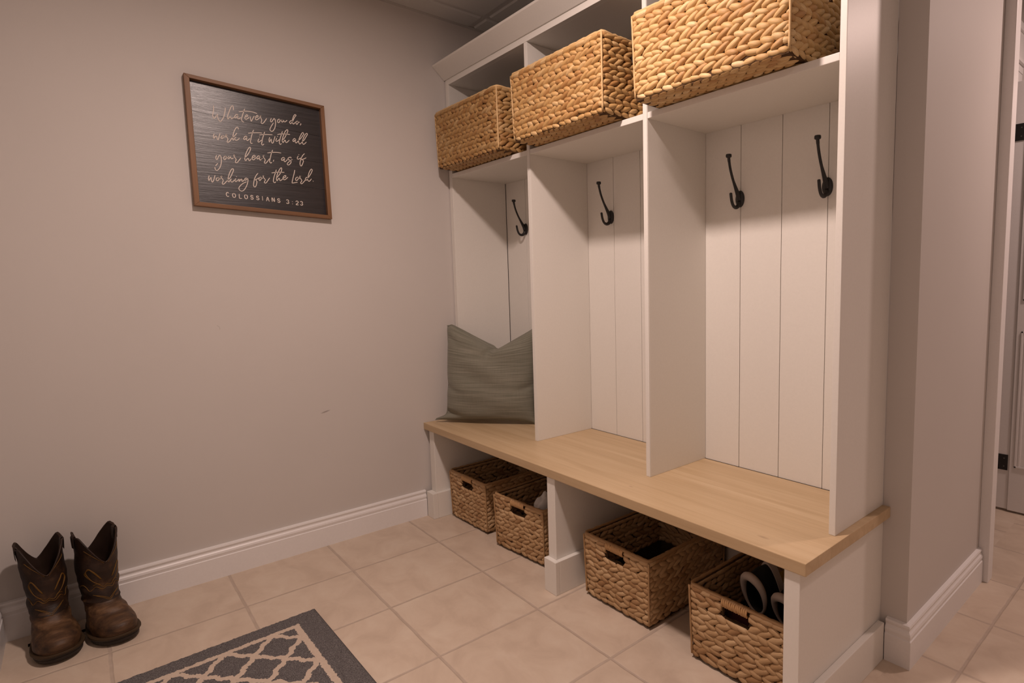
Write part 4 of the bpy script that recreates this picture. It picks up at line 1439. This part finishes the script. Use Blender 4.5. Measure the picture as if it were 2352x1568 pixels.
    for sd in (-1, 1):
        for off in (0.0, 0.085, 0.16):
            # flame loop beside the front V
            loops.append([(sd * (0.28 + off * 0.3), 0.168), (sd * (0.62 + off), 0.182 + off * 0.05), (sd * (0.90 + off * 0.6), 0.208), (sd * (0.80 - off * 0.2), 0.226 - off * 0.02), (sd * (0.52 + off * 0.4), 0.214), (sd * (0.22 + off * 0.2), 0.186)])
        loops.append([(0.0, 0.166), (sd * 0.18, 0.160), (sd * 0.42, 0.172), (sd * 0.66, 0.167)])
        loops.append([(0.0, 0.160), (sd * 0.22, 0.153), (sd * 0.5, 0.163), (sd * 0.8, 0.152), (sd * 1.15, 0.168), (sd * 1.5, 0.158)])
        loops.append([(sd * 0.10, 0.238), (sd * 0.32, 0.252), (sd * 0.62, 0.268), (sd * 0.95, 0.285)])
        loops.append([(sd * 0.55, 0.135), (sd * 0.32, 0.128), (sd * 0.12, 0.120), (0, 0.114)])
        loops.append([(sd * 0.70, 0.139), (sd * 0.38, 0.133), (sd * 0.15, 0.126), (0, 0.119)])
    for L in loops:
        pts = [on_shaft(a, z) for a, z in [tuple(q) for q in catmull([(a, z, 0) for a, z in L], 6) and [(q.x, q.y) for q in catmull([(a, z, 0) for a, z in L], 6)]]]
        m.tube(pts, 0.00085, 5)
    m.build('stitching', MAT['stitch'], t, smooth=True)
    # top binding
    m = MB()
    m.tube([(p[0], p[1], p[2]) for p in top[-1]], 0.0021, 6, closed=True)
    m.build('top_binding', MAT['shaft'], t, smooth=True)
    # welt, outsole and heel
    def sole_ring(grow, z, xmin=None):
        o = outline(0.006 - grow, 0.268 + grow, 0.056 + grow, 0.034 + grow, 2.8)
        rg = []
        for x, y in o:
            x = max(x, xmin) if xmin is not None else x
            rg.append((x, y, z + 0.010 * max(0.0, (x - 0.17) / 0.1) ** 2))
        return rg
    m = MB()
    m.rings([sole_ring(0.007, 0.0195), sole_ring(0.0085, 0.0215), sole_ring(0.0085, 0.0250), sole_ring(0.006, 0.0265), sole_ring(-0.004, 0.0267)], cap0=True, cap1=True)
    m.build('welt', MAT['welt'], t, smooth=False)
    m = MB()
    m.rings([sole_ring(0.000, 0.012), sole_ring(0.004, 0.0135), sole_ring(0.0055, 0.0195)], cap0=True, cap1=True)
    m.build('midsole', MAT['sole'], t, smooth=False)
    m = MB()
    m.rings([sole_ring(-0.004, 0.0005, 0.130), sole_ring(0.001, 0.003, 0.126), sole_ring(0.0035, 0.0122, 0.122)], cap0=True, cap1=True)
    m.build('outsole', MAT['sole'], t, smooth=False)
    m = MB()
    def heel(z, g, xf_):
        o = outline(0.004 - g, 0.268, 0.056, 0.036 + g, 2.3)
        return [(min(x, xf_), y, z) for x, y in o]
    m.rings([heel(0.0, -0.004, 0.070), heel(0.003, -0.001, 0.071), heel(0.0122, 0.002, 0.076)], cap0=True, cap1=True)
    m.build('heel', MAT['sole'], t, smooth=False)
    return t


make_boot('brown cowboy boot nearer the corner, the left of the pair', (0.026, -1.836, 0.0004), 0.17, 1)
make_boot('brown cowboy boot next to the white baseboard, the right of the pair', (0.040, -1.712, 0.0004), 0.26, -1)

# ================================================================== THINGS IN THE BASKETS
def crumple(name, label, cat, loc, size, mat, seed):
    rn = random.Random(seed)
    bm = bmesh.new()
    bmesh.ops.create_icosphere(bm, subdivisions=4, radius=1.0)
    ks = [(Vector((rn.uniform(-1, 1), rn.uniform(-1, 1), rn.uniform(-1, 1))).normalized(), rn.uniform(2, 7), rn.uniform(0, 6)) for _ in range(14)]
    for v in bm.verts:
        d = v.co.normalized()
        r = 1.0
        for ax, fq, ph in ks:
            r += 0.075 * abs(math.sin(fq * d.dot(ax) * 2 + ph)) - 0.03
        v.co = Vector((d.x * size[0] * r, d.y * size[1] * r, d.z * size[2] * r))
    zmin = min(v.co.z for v in bm.verts)
    for v in bm.verts:
        v.co.z -= zmin
    me = bpy.data.meshes.new(name)
    bm.to_mesh(me)
    bm.free()
    me.materials.append(mat)
    me.polygons.foreach_set('use_smooth', [True] * len(me.polygons))
    o = link(name, me, None, loc)
    return tag(o, label, cat)


crumple('paper_wad', 'crumpled white paper showing above the rim of the basket left of the post', 'paper', (0.752, -0.315, 0.0135), (0.038, 0.058, 0.090), MAT['paper'], 3)
crumple('folded_cloth', 'dark red cloth lying low in the right-end basket, under the shoe', 'cloth', (1.715, -0.364, 0.0135), (0.075, 0.017, 0.068), MAT['red'], 9)
crumple('yellow_cloth', 'mustard yellow cloth at the back of the right-end basket', 'cloth', (1.755, -0.078, 0.0135), (0.06, 0.022, 0.104), MAT['yellow'], 12)


def make_shoe(label, loc, rx, rz):
    """low shoe stood heel-up: local +x toe, opening upwards"""
    t = thing('sneaker', label, 'shoe', loc, rz, 'shoes in the right-end basket')
    t.rotation_euler = (rx, 0, rz)
    N = 40
    def ol(xb, xf, wf, wb):
        pts = []
        for k in range(N):
            th = 2 * math.pi * k / N
            x = (xb + xf) / 2 + (xf - xb) / 2 * math.cos(th)
            fr = (x - xb) / (xf - xb)
            w = wb + (wf - wb) * min(1, max(0, (fr - 0.1) / 0.55))
            pts.append((x, w * math.sin(th)))
        return pts
    m = MB()
    lv = [(0.022, 0.0, 0.25, 0.046, 0.038), (0.040, -0.004, 0.25, 0.048, 0.042), (0.055, -0.005, 0.236, 0.046, 0.043), (0.068, -0.004, 0.205, 0.044, 0.043), (0.080, -0.003, 0.165, 0.042, 0.042), (0.090, -0.005, 0.135, 0.040, 0.041)]
    outer = [[(x, y, z) for x, y in ol(a, b, c, d)] for z, a, b, c, d in lv]
    inner = [[(0.062 + (x - 0.062) * 0.86, y * 0.80, z) for x, y in ol(*l[1:])] for z, l in zip((0.088, 0.07, 0.05, 0.034), (lv[5], lv[5], lv[4], lv[4]))]
    m.rings(outer + inner, cap0=True, cap1=True)
    m.build('upper', MAT['shoe_dark'], t, smooth=True)
    m = MB()
    ring = [(x, y * 0.98, 0.090 + 0.010 * max(0, -(x - 0.06) / 0.07) ** 2) for x, y in ol(0.0, 0.128, 0.039, 0.040)]
    m.tube(ring, [0.0040 + 0.0085 * max(0.0, min(1.0, (0.105 - x) / 0.10)) for x, y, z in ring], 10, closed=True)
    m.build('collar', MAT['shoe_white'], t, smooth=True)
    m = MB()
    m.rings([[(x, y, z) for x, y in ol(-0.008, 0.257, 0.049, 0.039)] for z in (0.0, 0.022)], cap0=True, cap1=True)
    m.build('midsole', MAT['shoe_white'], t, smooth=False)
    return t


def orient(t, xdir, zdir, loc):
    X = Vector(xdir).normalized()
    Z = Vector(zdir)
    Z = (Z - X * Z.dot(X)).normalized()
    Y = Z.cross(X)
    Mx = Matrix((X, Y, Z)).transposed()
    t.location = loc
    t.rotation_euler = Mx.to_euler()


s1 = make_shoe('dark shoe with a pale collar standing toe down in the right-end basket, fully in view', (0, 0, 0), 0.0, 0.0)
orient(s1, (0.03, 0.20, -0.97), (-0.12, -0.97, -0.20), (1.710, -0.195, 0.268))
s2 = make_shoe('dark pale-collared shoe in the right-end basket, half hidden by the white end panel', (0, 0, 0), 0.0, 0.0)
orient(s2, (0.0, 0.33, -0.94), (-0.05, -0.94, -0.33), (1.812, -0.205, 0.262))
